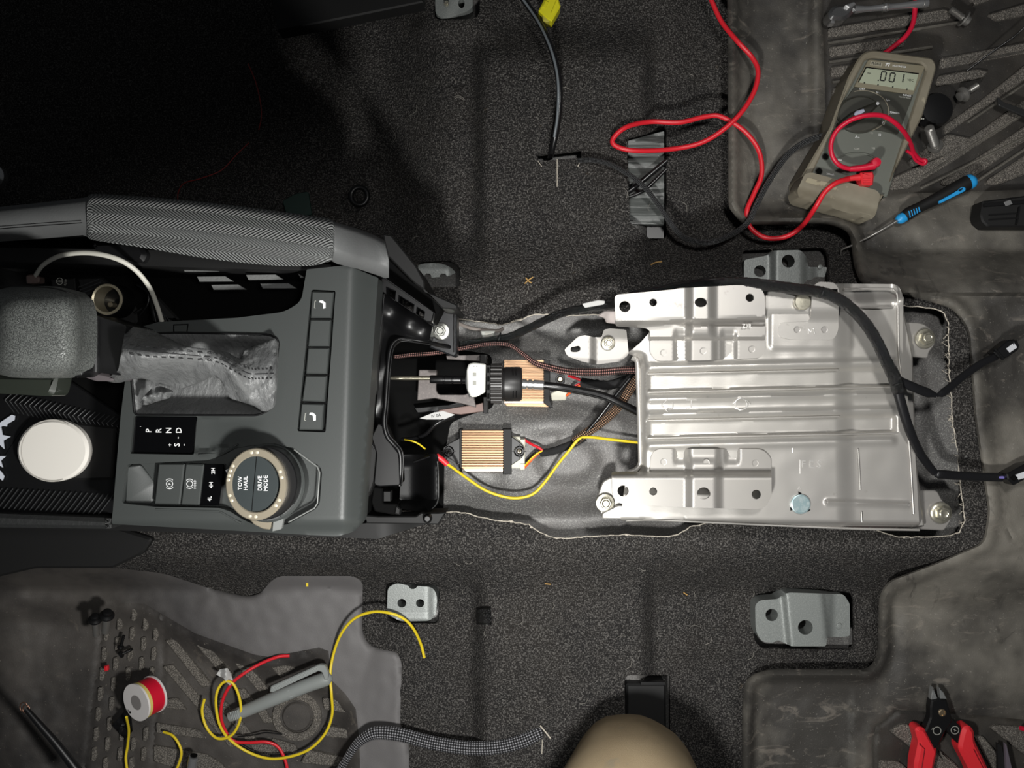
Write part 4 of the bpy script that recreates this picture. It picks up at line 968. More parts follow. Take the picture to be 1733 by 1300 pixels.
pl = mk('plug', slab(rp([(863, 739), (880, 739), (881, 743), (889, 743), (888, 796), (880, 796), (880, 793), (862, 793)], 1.2), .060, .010, .0008), M_wht, m2)
mk('plug_latch', join(box(880, 744, 888, 752, .060, .0612, .0003), box(880, 785, 888, 794, .060, .0612, .0003)), M_wht, pl)
m1 = module(853, 609, 921, 684, .062, 'copper finned module behind the black cable adjuster, upper of the two', 15)
mk('chamfer', sheet([(851, 680), (921, 680), (930, 689), (858, 688)], .0575, (), None, .008, .0004), M_cop, m1)
mk('end_cap', slab([(920, 608), (931, 610), (931, 678), (936, 690), (930, 690), (920, 682)], .0625, .018, .0006), M_blkm, m1)
e = mk('mounting_ear', sheet(rp([(930, 618), (945, 630), (958, 642, 8), (952, 656, 8), (930, 662)], 3), .052, [circ(948, 642, 7, 20)], None, .005, .0006), M_blk, m1)
mk('ear_boss', sheet(circ(948, 642, 8, 24), .0535, [circ(948, 642, 5, 24)], None, .006, .0004), M_blk, e)
mk('ear_screw', lathe([(.0026, 0), (.0026, .001), (.0018, .0016)], W(948, 642, .05), n=16), M_sil, e)
mk('plug', slab(rp([(932, 666), (944, 660), (960, 664), (958, 677), (934, 678)], 1.5), .057, .010, .0008), M_wht, m1)

def wire(name, pts, r, m, label, cat='wire', group=None, n=8, seg=8, flat=1, rf=None):
    return mk(name, tube(pts, r, n, seg, flat, rf=rf), m, label=label, cat=cat, group=group)
wire('module_wire', [(887, 744, .056), (900, 752, .060), (912, 758, .062), (920, 764, .062)], 2.4, M_red, 'bright red wire from the lower module plug into fleece tape')
wire('module_wire', [(887, 792, .056), (898, 780, .060), (910, 768, .060), (919, 765, .060)], 2.2, M_ora, 'orange wire from the lower module plug, bottom of its pair')
wire('module_wire', [(888, 788, .058), (899, 776, .063), (910, 767, .064), (919, 763, .063)], 1.4, M_yel, 'short yellow wire beside the orange wire at the lower module plug')
wire('module_wire', [(888, 782, .055), (899, 772, .059), (908, 765, .059), (918, 763, .059)], 1.6, M_blkw, 'short black wire between the red and orange wires at the lower plug')
wire('module_wire', [(962, 636, .056), (975, 640, .060), (988, 645, .060)], 2.4, M_red, 'red wire from the upper module, upper strand')
wire('module_wire', [(958, 670, .056), (970, 660, .060), (986, 650, .060)], 2.2, M_ora, 'orange wire from the upper module, lower strand')
wire('module_wire', [(965, 660, .055), (975, 652, .058), (988, 648, .058)], 1.6, M_red2, 'thin red wire crossing behind the orange strand of the upper module')
wire('fleece_sleeve', [(915, 767, .060), (935, 764, .064), (955, 757, .066), (972, 750, .067), (990, 740, .068)], 6.5, M_fuzz, 'black fleece tape sleeve behind the lower module wires', 'sleeve', rf=lambda t, L: 1 + .12 * noise.noise((L * 300, 1, 1)))
wire('fleece_sleeve', [(984, 647, .062), (1005, 650, .066), (1030, 652, .066), (1052, 646, .066), (1078, 636, .07)], 8, M_fuzz, 'black fleece tape sleeve between the upper module and steel plate', 'sleeve', rf=lambda t, L: 1 + .12 * noise.noise((L * 300, 1, 2)))
wire('braided_sleeve', [(668, 604, .09), (700, 600, .095), (740, 597, .095), (790, 588, .095), (830, 582, .098), (862, 584, .10), (885, 599, .10), (905, 614, .10), (930, 622, .098), (965, 629, .096), (1010, 630, .094), (1050, 627, .094), (1090, 626, .09)], 4.6, M_br_pink, 'thin pink-flecked braided sleeve curving over the upper module', 'sleeve', n=12, rf=lambda t, L: .75 + .6 * ss(.45, .75, t))
wire('braided_sleeve', [(1090, 630, .085), (1072, 650, .085), (1050, 684, .082), (1030, 705, .080), (1008, 722, .078), (985, 738, .076), (972, 748, .073)], 7.6, M_br_brn, 'thick copper-flecked braided sleeve running from under the plate to the fleece tape', 'sleeve', n=14)
wire('module_lead', [(992, 732, .079), (1015, 705, .084), (1040, 672, .088), (1066, 640, .09)], 3, M_blkw, 'black cable alongside the thick copper-flecked braid')
mk('cable_tie', tubeW([W(983, 744, .076) + Vector((.0042 * math.cos(t) * .7, .0042 * math.cos(t) * .7, .0046 * math.sin(t))) for t in np.linspace(0, 2 * PI, 20)], .0009, 6), M_blk, label='black cable tie where braid, fleece and yellow wire meet', cat='cable tie')
yw = thing('tapped_wire', 'yellow wire with red splice hanging below the lower module', 'wire', W(870, 840, .06))
mk('insulation', tube([(752, 782, .088), (768, 793, .082), (790, 809, .075), (820, 829, .070), (850, 840, .068), (876, 843, .068), (902, 836, .068), (922, 816, .070), (944, 786, .074), (962, 764, .078), (980, 743, .080), (1000, 740, .078), (1035, 744, .072), (1090, 750, .068)], 2.5, 8, 8), M_yel, yw)
mk('splice', tube([(738, 771, .092), (748, 778, .091), (757, 786, .090)], 5, 10, 4), M_red2, yw)
mk('heat_shrink', tube([(756, 776, .089), (768, 783, .085), (776, 795, .081)], 2.6, 8, 4), M_pls, yw)
wire('thin_yellow_wire', [(685, 744, .10), (696, 746, .11), (708, 751, .11), (720, 760, .105)], 1.4, M_yel, 'faint yellow wire inside the dark console opening')
tg = mk('paper_tag', slab(rp([(710, 708), (735, 698), (750, 696), (770, 702), (752, 710), (722, 710)], 1), .100, .0008, 0), M_paper, label='white paper tag in the opening below the cable bracket', cat='tag')
text('IV 0A', 738, 704, .1001, 5, 10, M_deep, tg)
mk('loop_wire', tube([(768, 706, .095), (740, 716, .10), (720, 735, .095), (700, 742, .09), (680, 744, .085)], 3.4, 8, 6), M_blkw, label='black taped wire bundle trailing from the paper tag', cat='wire')
hc = mk('harness_clip', slab(rp([(813, 560, 1), (838, 560, 1), (834, 574, 2), (831, 580, 1), (819, 580, 1), (817, 574, 2)], 1), .088, .006, .0006), mat('grey_clip', (158, 160, 154), .5), label='grey wedge clip holding the harness at the cut carpet edge', cat='clip')
mk('clip_window', box(821, 563, 832, 571, .0881, .0888, 0), mat('grey_window', (150, 150, 142), .5), hc)
wire('fixing_flange', [(770, 545, .072), (800, 556, .075), (840, 560, .075), (852, 556, .073)], 3.0, mat('pale_flange', (120, 112, 106), .5), 'thin bent metal flange along the cut edge beside the grey clip', 'flange', flat=.5)
mk('front_stay', sheet(rp([(955, 592), (978, 570, 4), (990, 567, 4), (1006, 571), (1018, 571), (1022, 558, 3), (1032, 556), (1060, 558, 4), (1064, 600, 4), (1050, 612, 4), (1010, 617, 6), (985, 612, 4), (960, 603, 6)], 3), lambda x, y: .074 + .004 * ss(1000, 1008, x), [rp([(965, 588), (981, 585), (983, 592), (978, 596), (966, 596)], 4)], 5, .003), M_alud, label='stamped steel stay with a slot and bolt, under the upper left plate corner', cat='bracket', sharp=50)
text('4', 977, 606, .0742, 5, 0, M_dkst, bpy.data.objects['front_stay'])
hexbolt(1029, 581, .0795, 12, M_bolt, hgt=.006, label='hex bolt on the slotted front stay', cat='bolt', rot=.5)

# ---------------- battery-tray style steel plate ----------------
pt = thing('mounting_plate', 'large ribbed bare steel plate bolted over the tunnel', 'plate', W(1300, 690, .08))
ZL = .118
plate_out = rp([(1075, 603, 12), (1062, 598, 4), (1084, 580, 6), (1105, 556, 12), (1110, 530, 12), (1130, 506, 14), (1300, 488), (1420, 480, 6), (1520, 481, 14), (1528, 500, 6), (1528, 610), (1540, 700), (1549, 770), (1556, 892, 6), (1480, 896), (1330, 888), (1115, 878), (1050, 882, 4), (1060, 806, 8), (1085, 800, 10), (1086, 760, 4), (1078, 640, 4)], 8)
def tri(v, a, e=4): return ss(a - e, a + e, v)
def zPl(x, y):
    z = ZL
    sl = (x - 1100) * -.022
    yy = y - sl
    # pressed channels
    inx = ss(1092, 1100, x) * (1 - ss(1508, 1520, x))
    for a, b_ in ((632, 664), (712, 742)): z -= .0055 * inx * ss(a - 2, a + 4, yy) * (1 - ss(b_ - 4, b_ + 2, yy))
    z += .0035 * inx * (math.exp(-((yy - 622) / 6) ** 2) + math.exp(-((yy - 676) / 5) ** 2) + math.exp(-((yy - 702) / 5) ** 2) + math.exp(-((yy - 755) / 6) ** 2))
    # step down toward the right
    z -= .007 * ss(1412, 1446, x - (y - 700) * .02)
    # left return flange
    z -= .010 * (1 - ss(1080, 1096, x)) * bump(y, 600, 800, 8)
    z += .003 * math.exp(-((x - 1083) / 3.5) ** 2) * bump(y, 620, 790, 8)
    # upper and lower rims
    z -= .008 * (1 - ss(494, 516, y + (x - 1420) * .04)) * ss(1420, 1430, x) * 1 - .004 * ss(1508, 1524, x) * (1 - ss(500, 530, y))
    z += .0045 * math.exp(-((y - (883 + (x - 1330) * .022)) / 3.0) ** 2) * ss(1320, 1345, x) * 0
    z -= .014 * ss(880, 892, y - (x - 1330) * .012)
    # small rib lower right
    z += .004 * math.exp(-((y - (850 + (x - 1400) * .03)) / 4) ** 2) * ss(1393, 1402, x) * (1 - ss(1535, 1545, x))
    # pressed pad of the M foot
    d = max(abs(x - 1372) - 62, 0) ** 2 + max(abs(y - 558) - 26, 0) ** 2
    z += .0022 * (1 - ss(4, 10, math.sqrt(d)))
    z += .0004 * noise.noise((x * .03, y * .03, 1))
    return z
plate = mk('plate_sheet', sheet(plate_out, zPl, (), 3.2, .003), M_alu, pt, sharp=60)
M_emb = mat('embossed_steel', (214, 212, 208), .3, .55)
def emb(pts, closed=True, r=.9):
    q = pts + (pts[:1] if closed else [])
    return tube([(x, y, zPl(x, y) + .0002) for x, y in q], r, 5, 1, smooth=False)
mk('embossed_arrow', emb([(1119, 686), (1130, 675), (1130, 681), (1139, 681), (1139, 691), (1130, 691), (1130, 697)]), M_emb, pt)
mk('embossed_letter', join(emb([(1161, 677), (1179, 677)], False), emb([(1170, 677), (1170, 692)], False), emb([(1161, 692), (1182, 692)], False)), M_emb, pt)
mk('embossed_emblem', join(emb(circ(1254, 684, 10, 16)), emb([(1240, 684), (1248, 676), (1254, 673)], False), emb([(1254, 673), (1264, 678), (1270, 683), (1264, 690), (1254, 694), (1243, 690)], False)), M_emb, pt)
for i, s_ in enumerate('FES'): text(s_, 1360 + i * 13, 786, zPl(1360, 786) + .0003, 12, 0, M_emb, pt, name='embossed_letter')
mk('embossed_step', join(emb([(1354, 778), (1354, 802)], False, .7), emb([(1341, 758), (1341, 766)], False, .7)), M_emb, pt)
mk('crease_mark', join(tube([(1452, 760, .1125), (1454, 790, .1125), (1456, 830, .1125)], 1.2, 5, 3), tube([(1458, 866, .1125), (1459, 884, .1125)], 1.2, 5, 2)), M_dkst, pt)
# the flange rail along the left opening
mk('left_flange', tube([(1070, 606, .108), (1078, 612, .110), (1080, 640, .111), (1082, 700, .111), (1084, 770, .111), (1083, 786, .111), (1074, 796, .110), (1060, 800, .108)], 4.2, 10, 6, flat=.8), M_alu, pt)
# bead lines of the pressed channels
for a, x0, x1 in ((633, 1096, 1418), (664, 1096, 1520), (712, 1096, 1420), (742, 1096, 1520)):
    sl = lambda x: -(x - 1100) * .022
    mk('channel_bead', tube([(x, a + sl(x), zPl(x, a + sl(x) + (-4 if a in (633, 712) else 4)) + .0002) for x in np.linspace(x0, x1, 14)], 1.5, 6, 1, smooth=False), M_alu, pt)
for q_ in ([(1060, 881), (1110, 880), (1200, 884), (1330, 890), (1450, 895), (1556, 897)],): mk('rim_bead', tube([(x, y, .104) for x, y in q_], 2.0, 8, 3), M_alu, pt)
mk('rim_bead', tube([(1428, 489, .114), (1500, 488, .114), (1514, 492, .114), (1519, 504, .113), (1520, 560, .113), (1522, 610, .112), (1532, 690, .112), (1540, 770, .112), (1546, 870, .112)], 1.6, 8, 5), M_alu, pt)
mk('rim_bead', tube([(1436, 520, .115), (1480, 521, .115), (1512, 520, .114)], 1.4, 8, 3), M_alu, pt)
mk('rib', tube([(1396, 850, zPl(1396, 846) + .001), (1440, 851, .113), (1500, 853, .1125), (1540, 855, .1125)], 3.2, 8, 4), M_alu, pt)
# welded brackets
zfu = lambda x, y: ZL + .018 * (1 - ss(540, 552, y + (x - 1167) * .03)) + .003 + (.008 * bump(x, 1166, 1206, 7) - .0) * (1 - ss(560, 575, y)) + .004 * bump(x, 1166, 1210, 5) * ss(560, 575, y) * 1 - .003 * (bump(x, 1143, 1163, 3) + bump(x, 1222, 1245, 3)) * ss(555, 570, y) + .005 * (1 - ss(570, 577, y)) * ss(548, 552, y)
up = mk('upper_bracket', sheet(rp([(1040, 499, 8), (1140, 490), (1148, 488), (1240, 483), (1284, 483, 10), (1295, 500, 8), (1295, 596, 10), (1286, 606, 10), (1190, 610), (1110, 611, 10), (1100, 595, 4), (1100, 560, 5), (1095, 556, 4), (1060, 553), (1042, 552, 5)], 4), zfu, [circ(1057.5, 519, 9.5, 18), circ(1105.5, 512, 6.5, 16), circ(1186, 512, 10.5, 18, 8), circ(1269, 504, 7, 16)], 3.4, .0025), M_alud, pt, sharp=50)
for x, y in ((1123, 597), (1190, 594), (1272, 591)):
    w_ = mk('spot_weld', lathe([(.0030, 0), (.0030, .0004), (.0023, .0003), (.0023, -.0002), (.0001, -.0002)], W(x, y, zfu(x, y) + .0002), n=20), M_alud, up)
text('Z3R', 1264, 552, zfu(1272, 556) + .0058, 6.5, 0, M_emb, up, name='embossed_mark')
zfl = lambda x, y: ZL + .018 * ss(796, 808, y) + .003 + .008 * bump(x, 1166, 1216, 7) * ss(770, 790, y) + .004 * bump(x, 1166, 1216, 5) * (1 - ss(770, 790, y)) - .003 * (bump(x, 1143, 1160, 3) + bump(x, 1228, 1250, 3)) * (1 - ss(775, 790, y))
lw = mk('lower_bracket', sheet(rp([(1102, 770, 10), (1112, 760, 8), (1190, 760), (1290, 760, 12), (1305, 775, 8), (1306, 840, 10), (1296, 858, 10), (1284, 862, 6), (1170, 859), (1050, 853, 10), (1037, 843, 8), (1035, 802, 4), (1036, 799, 2), (1100, 798, 2)], 4), zfl, [circ(1054.5, 831, 9.5, 18), circ(1105.5, 832, 6.8, 16), circ(1191, 835, 11.5, 18, 10), circ(1280, 837, 8, 16)], 3.4, .0025), M_alud, pt, sharp=50)
for x, y in ((1123, 782), (1195, 783), (1278, 784)):
    mk('spot_weld', lathe([(.0030, 0), (.0030, .0004), (.0023, .0003), (.0023, -.0002), (.0001, -.0002)], W(x, y, zfl(x, y) + .0002), n=20), M_alud, lw)
hk = mk('hook_bracket', sheet(rp([(1316, 556, 8), (1322, 546, 8), (1366, 545, 4), (1372, 538, 4), (1374, 500, 2), (1376, 484, 4), (1386, 477, 4), (1412, 478, 6), (1420, 490, 4), (1419, 560, 8), (1410, 576, 8), (1336, 575, 8), (1318, 570, 6)], 4), lambda x, y: ZL + .003 + .008 * (1 - ss(522, 545, y)), (), 4, .0025), M_alu, pt, sharp=50)
for x in (1349, 1395): mk('spot_weld', lathe([(.0030, 0), (.0030, .0004), (.0023, .0003), (.0023, -.0002), (.0001, -.0002)], W(x, 558, ZL + .0032), n=20), M_alud, hk)
mk('embossed_letter', join(*[tube([(x0, y0, ZL + .0034), (x1, y1, ZL + .0034)], .8, 5, 1, smooth=False) for x0, y0, x1, y1 in ((1368, 565, 1368, 556), (1368, 556, 1372, 562), (1372, 562, 1377, 556), (1377, 556, 1379, 566))]), M_emb, hk)
mk('bracket_tail', sheet(rp([(1296, 494), (1316, 494), (1372, 508), (1372, 538), (1340, 540), (1330, 546), (1296, 548)], 4), lambda x, y: ZL + .004 - .004 * ss(525, 540, y), (), 6, .003), M_alu, pt)
mk('foam_pad', box(1368, 489, 1418, 500, ZL + .003, ZL + .014), M_deep, pt)
# foot tabs with bolts
def tabp(poly, z, nm='bolt_tab', r=6): return mk(nm, sheet(rp(poly, r), lambda x, y: z, (), None, .003, .0008), M_alud, pt)
tabp([(1020, 815), (1034, 808), (1040, 812), (1040, 830), (1062, 860), (1062, 880), (1020, 878), (1016, 866), (1008, 850)], .094)
mk('tab_fold', sheet(rp([(1046, 855), (1320, 862), (1330, 888), (1100, 880), (1018, 878), (1020, 868)], 3), lambda x, y: .100, (), None, .004, .001), M_alu, pt)
tabp([(1524, 545), (1560, 546, 8), (1582, 560, 14), (1584, 582, 14), (1572, 596, 6), (1571, 606, 4), (1530, 604)], .088)
tabp([(1552, 830), (1586, 830), (1594, 846, 4), (1610, 860, 12), (1611, 880, 12), (1598, 898, 4), (1556, 896)], .088)
mk('side_web', sheet(rp([(1526, 500), (1546, 600), (1550, 724, 3), (1543, 740), (1552, 780), (1566, 892), (1545, 895), (1535, 780), (1522, 600)], 3), .098, (), None, .012, .002), M_alu, pt)
for i, (x, y, r_, z, lab) in enumerate(((1024, 851, 16, .096, 'flanged hex bolt on the lower left foot of the steel plate'), (1565, 573, 17, .090, 'flanged hex bolt on the upper right foot of the steel plate'), (1592, 868, 18, .090, 'flanged hex bolt on the lower right foot of the steel plate'))):
    hexbolt(x, y, z, r_, M_bolt, hgt=.007, label=lab, cat='bolt', rot=.3 * i)
mk('rivet', lathe([(.0058, 0), (.0070, .001), (.0072, .006), (.0066, .0068), (.0001, .0070)], W(1355, 512, ZL + .004), n=32), M_bolt, label='round headed bolt beside the hook bracket under the harness', cat='bolt')
mk('push_stud', lathe([(.0086, 0), (.0088, .001), (.0086, .0022), (.0076, .0026), (.0074, .0022), (.0001, .0022)], W(1354, 853, zPl(1354, 853)), n=36), mat('blue_zinc', (150, 172, 176), .35, .5, var=[(300, .45, .65, (190, 200, 200), .6)]), label='round blue-zinc stud set in the steel plate, lower middle', cat='stud')
mk('stud_notch', join(*[slab([(x, y), (x + 6, y + 3), (x + 1, y + 7)], zPl(1354, 853) + .0004, .0004, 0) for x, y in ((1337, 858), (1366, 860), (1351, 832))]), M_deep, pt)
text('A', 1353, 826, zPl(1353, 826) + .0003, 6, 0, M_emb, pt, name='embossed_mark')

# harness over the plate
hz = [(755, 588, .090), (790, 582, .090), (830, 576, .092), (860, 571, .094), (890, 558, .098), (925, 541, .104), (955, 529, .108), (1000, 520, .110), (1040, 514, .112), (1080, 500, .114), (1130, 490, .116), (1180, 482, .126), (1215, 479, .132), (1260, 479, .135), (1300, 483, .137), (1345, 489, .137), (1390, 495, .138), (1420, 507, .138), (1446, 527, .137), (1468, 552, .136), (1486, 582, .135), (1500, 612, .134), (1514, 640, .133), (1521, 665, .132)]
hn = thing('wiring_harness', 'glossy taped black harness arching over the steel plate with two branches', 'harness', W(1300, 600, .13))
mk('taped_trunk', tube(hz, 9.4, 16, 22, rf=lambda t, L: (.72 + .28 * ss(.26, .36, t)) + .05 * noise.noise((L * 160, 0, 0)) + .07 * noise.noise((L * 900, 3, 0)) + .06 * ((L / .009) % 1.0) + .12 * ss(.9, .96, t) * (1 - ss(.98, 1, t))), M_tape, hn, sharp=30)
M_vin = mat('vinyl_sleeve', (24, 24, 26), .35, spec=.5)
mk('branch_sleeve', tube([(1518, 655, .132), (1527, 690, .128), (1540, 730, .122), (1556, 765, .112), (1572, 788, .104), (1582, 800, .100)], 9, 12, 8, flat=.8, rf=lambda t, L: 1 - .25 * t), M_vin, hn)
mk('branch_sleeve', tube([(1582, 804, .100), (1594, 803, .100), (1620, 805, .094), (1660, 807, .088), (1696, 808, .085)], 7.5, 12, 8, flat=.6, rf=lambda t, L: .5 + .5 * ss(0, .12, t)), M_vin, hn)
mk('branch_sleeve', tube([(1522, 645, .131), (1545, 655, .128), (1568, 664, .122), (1584, 669, .118)], 8, 12, 8, flat=.6, rf=lambda t, L: 1 - .45 * ss(.7, 1, t)), M_vin, hn)
mk('branch_sleeve', tube([(1586, 669, .118), (1600, 662, .114), (1630, 637, .104), (1660, 616, .096), (1686, 603, .090)], 6.8, 12, 8, flat=.6, rf=lambda t, L: .5 + .5 * ss(0, .2, t)), M_vin, hn)
c1 = mk('plug', slab(rp([(1682, 596), (1706, 576), (1717, 574), (1726, 584), (1724, 592), (1704, 606), (1692, 606)], 2), .096, .012, .001), M_blk, hn)
mk('plug_insert', slab([(1703, 590), (1716, 580), (1722, 588), (1709, 597)], .0964, .001, .0002), mat('pale_grey_insert', (196, 198, 202), .5), c1)
mk('plug_rib', join(*[quadbar((1708 + i * 4, 577 - i * .3), (1712 + i * 4, 583 + i * .5), 1.4, .0968, .001, 0) for i in range(4)], quadbar((1684, 590), (1700, 608), 3, .097, .004)), M_blk, c1)
c2 = mk('plug', slab(rp([(1704, 802), (1733, 786), (1760, 780), (1760, 808), (1738, 810), (1716, 822), (1706, 812)], 2), .095, .014, .001), M_blk, hn)
mk('plug_insert', slab([(1718, 804), (1760, 788), (1760, 802), (1724, 812)], .0954, .001, .0002), bpy.data.materials['pale_grey_insert'], c2)
mk('plug_boss', slab(circ(1717, 809, 6, 4), .0962, .002, .0004), M_deep, c2)
mk('lead_out', tube([(1690, 808, .087), (1700, 808, .088), (1712, 809, .089)], 2.4, 6, 3), mat('violet_insulation', (112, 104, 170), .4), hn)
mk('label_tape', slab(rp([(985, 514), (1012, 508), (1024, 509), (1023, 515), (990, 521)], 2), .116, .0012, .0004), M_paper, label='white tape flag on the harness left of the steel plate', cat='label')
mk('foam_tail', slab(rp([(1012, 534, 3), (1024, 525), (1046, 526), (1046, 548), (1026, 546), (1024, 538)], 4), .100, .004, .001), mat('greyish_tail', (176, 166, 162), .6), label='pale rubber tail poking out beneath the upper bracket', cat='clip')
mk('tie_wrap', join(*[tubeW([W(x, y, z) + Vector((dx * .0045 * math.cos(t), dy * .0045 * math.cos(t), .0048 * math.sin(t))) for t in np.linspace(0, 2 * PI, 16)], .0008, 5) for x, y, z, dx, dy in ((845, 572, .093, .25, 1), (1390, 495, .138, .3, 1), (1517, 650, .133, 1, .3))]), M_blk, hn)
# ---------------- multimeter ----------------
ZM = .055
mm = thing('multimeter', 'grey handheld multimeter in a worn holster, screen reading .001', 'multimeter', W(1465, 220, .01))
M_hol = mat('worn_holster_rubber', (126, 120, 105), .62, spec=.35, var=[(14, .42, .62, (108, 101, 86), .8, 4), (90, .64, .74, (172, 164, 142), .5, 3)])
M_face = mat('meter_face', (96, 99, 92), .45, var=[(120, .6, .75, (104, 106, 96), .4, 3)])
M_fdk = mat('meter_upper_face', (58, 58, 52), .4)
hol = mk('holster', sheet(rp([(1452, 100, 14), (1462, 88, 12), (1478, 84, 6), (1580, 98, 14), (1586, 112, 10), (1562, 196), (1520, 280), (1486, 352, 4), (1478, 366, 4), (1362, 330), (1356, 300, 6), (1405, 216), (1418, 180), (1436, 130)], 5), ZM - .004, [rp([(1466, 99, 8), (1480, 97), (1562, 107, 8), (1568, 116), (1500, 330), (1372, 300), (1412, 218), (1424, 176)], 4)], None, .04, .0016), M_hol, mm)
mk('case_body', sheet(rp([(1464, 97, 6), (1570, 108, 6), (1502, 334), (1366, 302), (1412, 216), (1424, 178)], 4), ZM - .009, (), None, .03, .001), M_face, mm)
mk('upper_face', sheet(rp([(1470, 100, 4), (1567, 111, 5), (1546, 160), (1446, 146)], 3), ZM - .006, (), None, .004, .0006), mat('meter_screen_surround', (122, 116, 98), .4), mm)
mk('middle_face', sheet(rp([(1446, 147, 2), (1546, 161), (1520, 228), (1488, 220, 20), (1406, 214), (1424, 178)], 4), ZM - .0075, (), None, .003, .0004), M_fdk, mm)
lcd = mk('display', slab(rp([(1466, 114), (1555, 125), (1547, 153), (1453, 139)], 1), ZM - .0055, .002, .0003), mat('lcd_glass', (158, 164, 144), .25), mm)
mk('display_frame', join(quadbar((1466, 114), (1555, 125), 1.6, ZM - .0052, .001, 0), quadbar((1466, 114), (1453, 139), 1.8, ZM - .0052, .001, 0)), M_deep, mm)
M_seg = mat('lcd_segment', (28, 32, 28), .5)
zl = ZM - .0053
def seg(ch, x, y, h_, w_, ang=-7):
    segs = {'0': 'abcdef', '1': 'bc'}[ch]; r = math.radians(ang); c_, s__ = math.cos(r), math.sin(r); out = []
    co = {'a': ((-1, -1), (1, -1)), 'b': ((1, -1), (1, 0)), 'c': ((1, 0), (1, 1)), 'd': ((-1, 1), (1, 1)), 'e': ((-1, 0), (-1, 1)), 'f': ((-1, -1), (-1, 0))}
    for k_ in segs:
        (ax, ay), (bx, by) = co[k_]
        q = []
        for ux, uy in ((ax, ay), (bx, by)):
            px_, py_ = ux * w_ / 2 - uy * h_ * .10, uy * h_ / 2
            q.append((x + px_ * c_ + py_ * s__ * -1 * -1 * 0 + px_ * 0 , y + py_ + px_ * .12))
        q = [(a + (b_[0] - a) * .06, bb + (b_[1] - bb) * .06) for (a, bb), b_ in ((q[0], q[1]), (q[1], q[0]))]
        out.append(quadbar(q[0], q[1], 2.2, zl, .0002, 0))
    return out
mk('reading', join(*(seg('0', 1495, 129, 15, 8) + seg('0', 1510, 131, 15, 8) + seg('1', 1526, 132, 15, 6) + [slab(circ(1486.5, 136, 1.3, 8), zl, .0002, 0)])), M_seg, lcd)
text('VDC', 1541, 136, zl, 3.6, -8, M_seg, lcd, name='reading'); text('min', 1471, 124, zl, 3, -8, M_seg, lcd, name='reading')
for x, y in ((1463, 140), (1486, 143.5), (1511, 147), (1535, 151)): mk('bar_mark', slab(circ(x, y, 1.4, 6), zl, .0002, 0), M_seg, lcd)
bd = mk('brand_plate', slab([(1474, 103.5), (1494, 106), (1492, 112.5), (1472, 110)], ZM - .0056, .0006, .0001), mat('pale_badge', (150, 145, 128), .5), mm)
zz = ZM - .0056
text('FLUKE', 1483, 108, zz + .0001, 4, -7, M_fdk, bd, bold=.00008)
text('77', 1502, 110, zz, 5.5, -7, M_prt, mm, bold=.0001); text('MULTIMETER', 1522, 112.5, zz, 2.8, -7, M_prt, mm)
zz = ZM - .0073
for s_, x, y, h_ in (('OFF', 1459, 151, 3.8), ('V~', 1486, 157, 3.8), ('V=', 1503, 170, 3.8), ('300mV=', 1514, 191, 3.4), ('RANGE', 1535, 161.5, 3.0), ('TOUCH HOLD', 1531, 165, 2.2)):
    text(s_, x, y, zz, h_, -7, M_prt if h_ > 2.5 else M_prd, mm)
zz = ZM - .0088
for s_, x, y, h_ in (('\u03a9', 1495, 209, 4.6), ('A~', 1451, 232, 4.2), ('->|-', 1475, 225, 3.0), (')))', 1489, 228, 3.4), ('10A', 1421, 271, 3.4), ('300mA', 1405, 295, 3.2), ('V\u03a9', 1478, 251, 3), ('COM', 1450, 252, 2.6)):
    text(s_, x, y, zz if y > 216 else ZM - .0073, h_, -8, M_prt if h_ > 3 else M_prd, mm)
dl = mk('rotary_dial', sheet([(a, b_) for a, b_ in circ(1457, 193, 39, 40, 31)], ZM - .004, (), None, .006, .0016), M_fdk, mm)
mk('dial_wing', sheet(rp([(1486, 170, 4), (1490, 176, 4), (1470, 196), (1440, 214, 8), (1424, 214, 6), (1420, 206, 6), (1440, 190), (1466, 178)], 4), ZM + .003, (), None, .009, .002), mat('dial_black', (40, 39, 34), .35), dl)
mk('dial_arc', tubeW([W(1460 + 44 * math.cos(t), 188 + 35 * math.sin(t), ZM - .0072) for t in np.linspace(-1.9, 1.3, 26)], .0005, 5), M_hol, mm)
mk('dial_dot', slab(circ(1485.5, 175, 2.8, 14), ZM + .0034, .0006, .0001), M_prt, dl)
mk('dial_button', slab(rp([(1448, 188), (1462, 184), (1464, 189), (1450, 196), (1445, 194)], 2), ZM + .0034, .0008, .0002), mat('pale_blue_grey', (156, 160, 178), .4), dl)
for x, y in ((1397, 265), (1386, 290)):
    mk('jack', sheet(circ(x, y, 6.6, 20), ZM - .0086, [circ(x, y, 5, 20)], None, .002, .0003), M_fdk, mm); mk('jack_hole', slab(circ(x, y, 5, 18), ZM - .0088, .0006, 0), M_deep, mm)
mk('raised_arc', tubeW([W(1450 + 42 * math.cos(t), 285 + 26 * math.sin(t), ZM - .0088) for t in np.linspace(-2.7, -.5, 16)], .0009, 5), M_face, mm)
ft = mk('holster_foot', sheet(rp([(1362, 294, 6), (1374, 292, 4), (1484, 322, 6), (1490, 330, 4), (1482, 364, 8), (1474, 372, 4), (1352, 336, 8), (1349, 322)], 4), lambda x, y: ZM + .004 - .016 * ss(-6, 30, y - (318 + (x - 1362) * .29)), (), 5, .03), M_hol, mm)
text('FLUKE', 1452, 327, ZM + .003, 9, -15, mat('dark_relief', (70, 64, 54), .6), ft, name='moulded_name', sx=1.2)
mk('foot_label', slab(rp([(1366, 300), (1418, 313), (1415, 322), (1363, 308)], 2), ZM + .0042, .0008, .0002), mat('worn_label', (146, 138, 116), .6, var=[(200, .5, .6, (104, 96, 80), .8)]), ft)

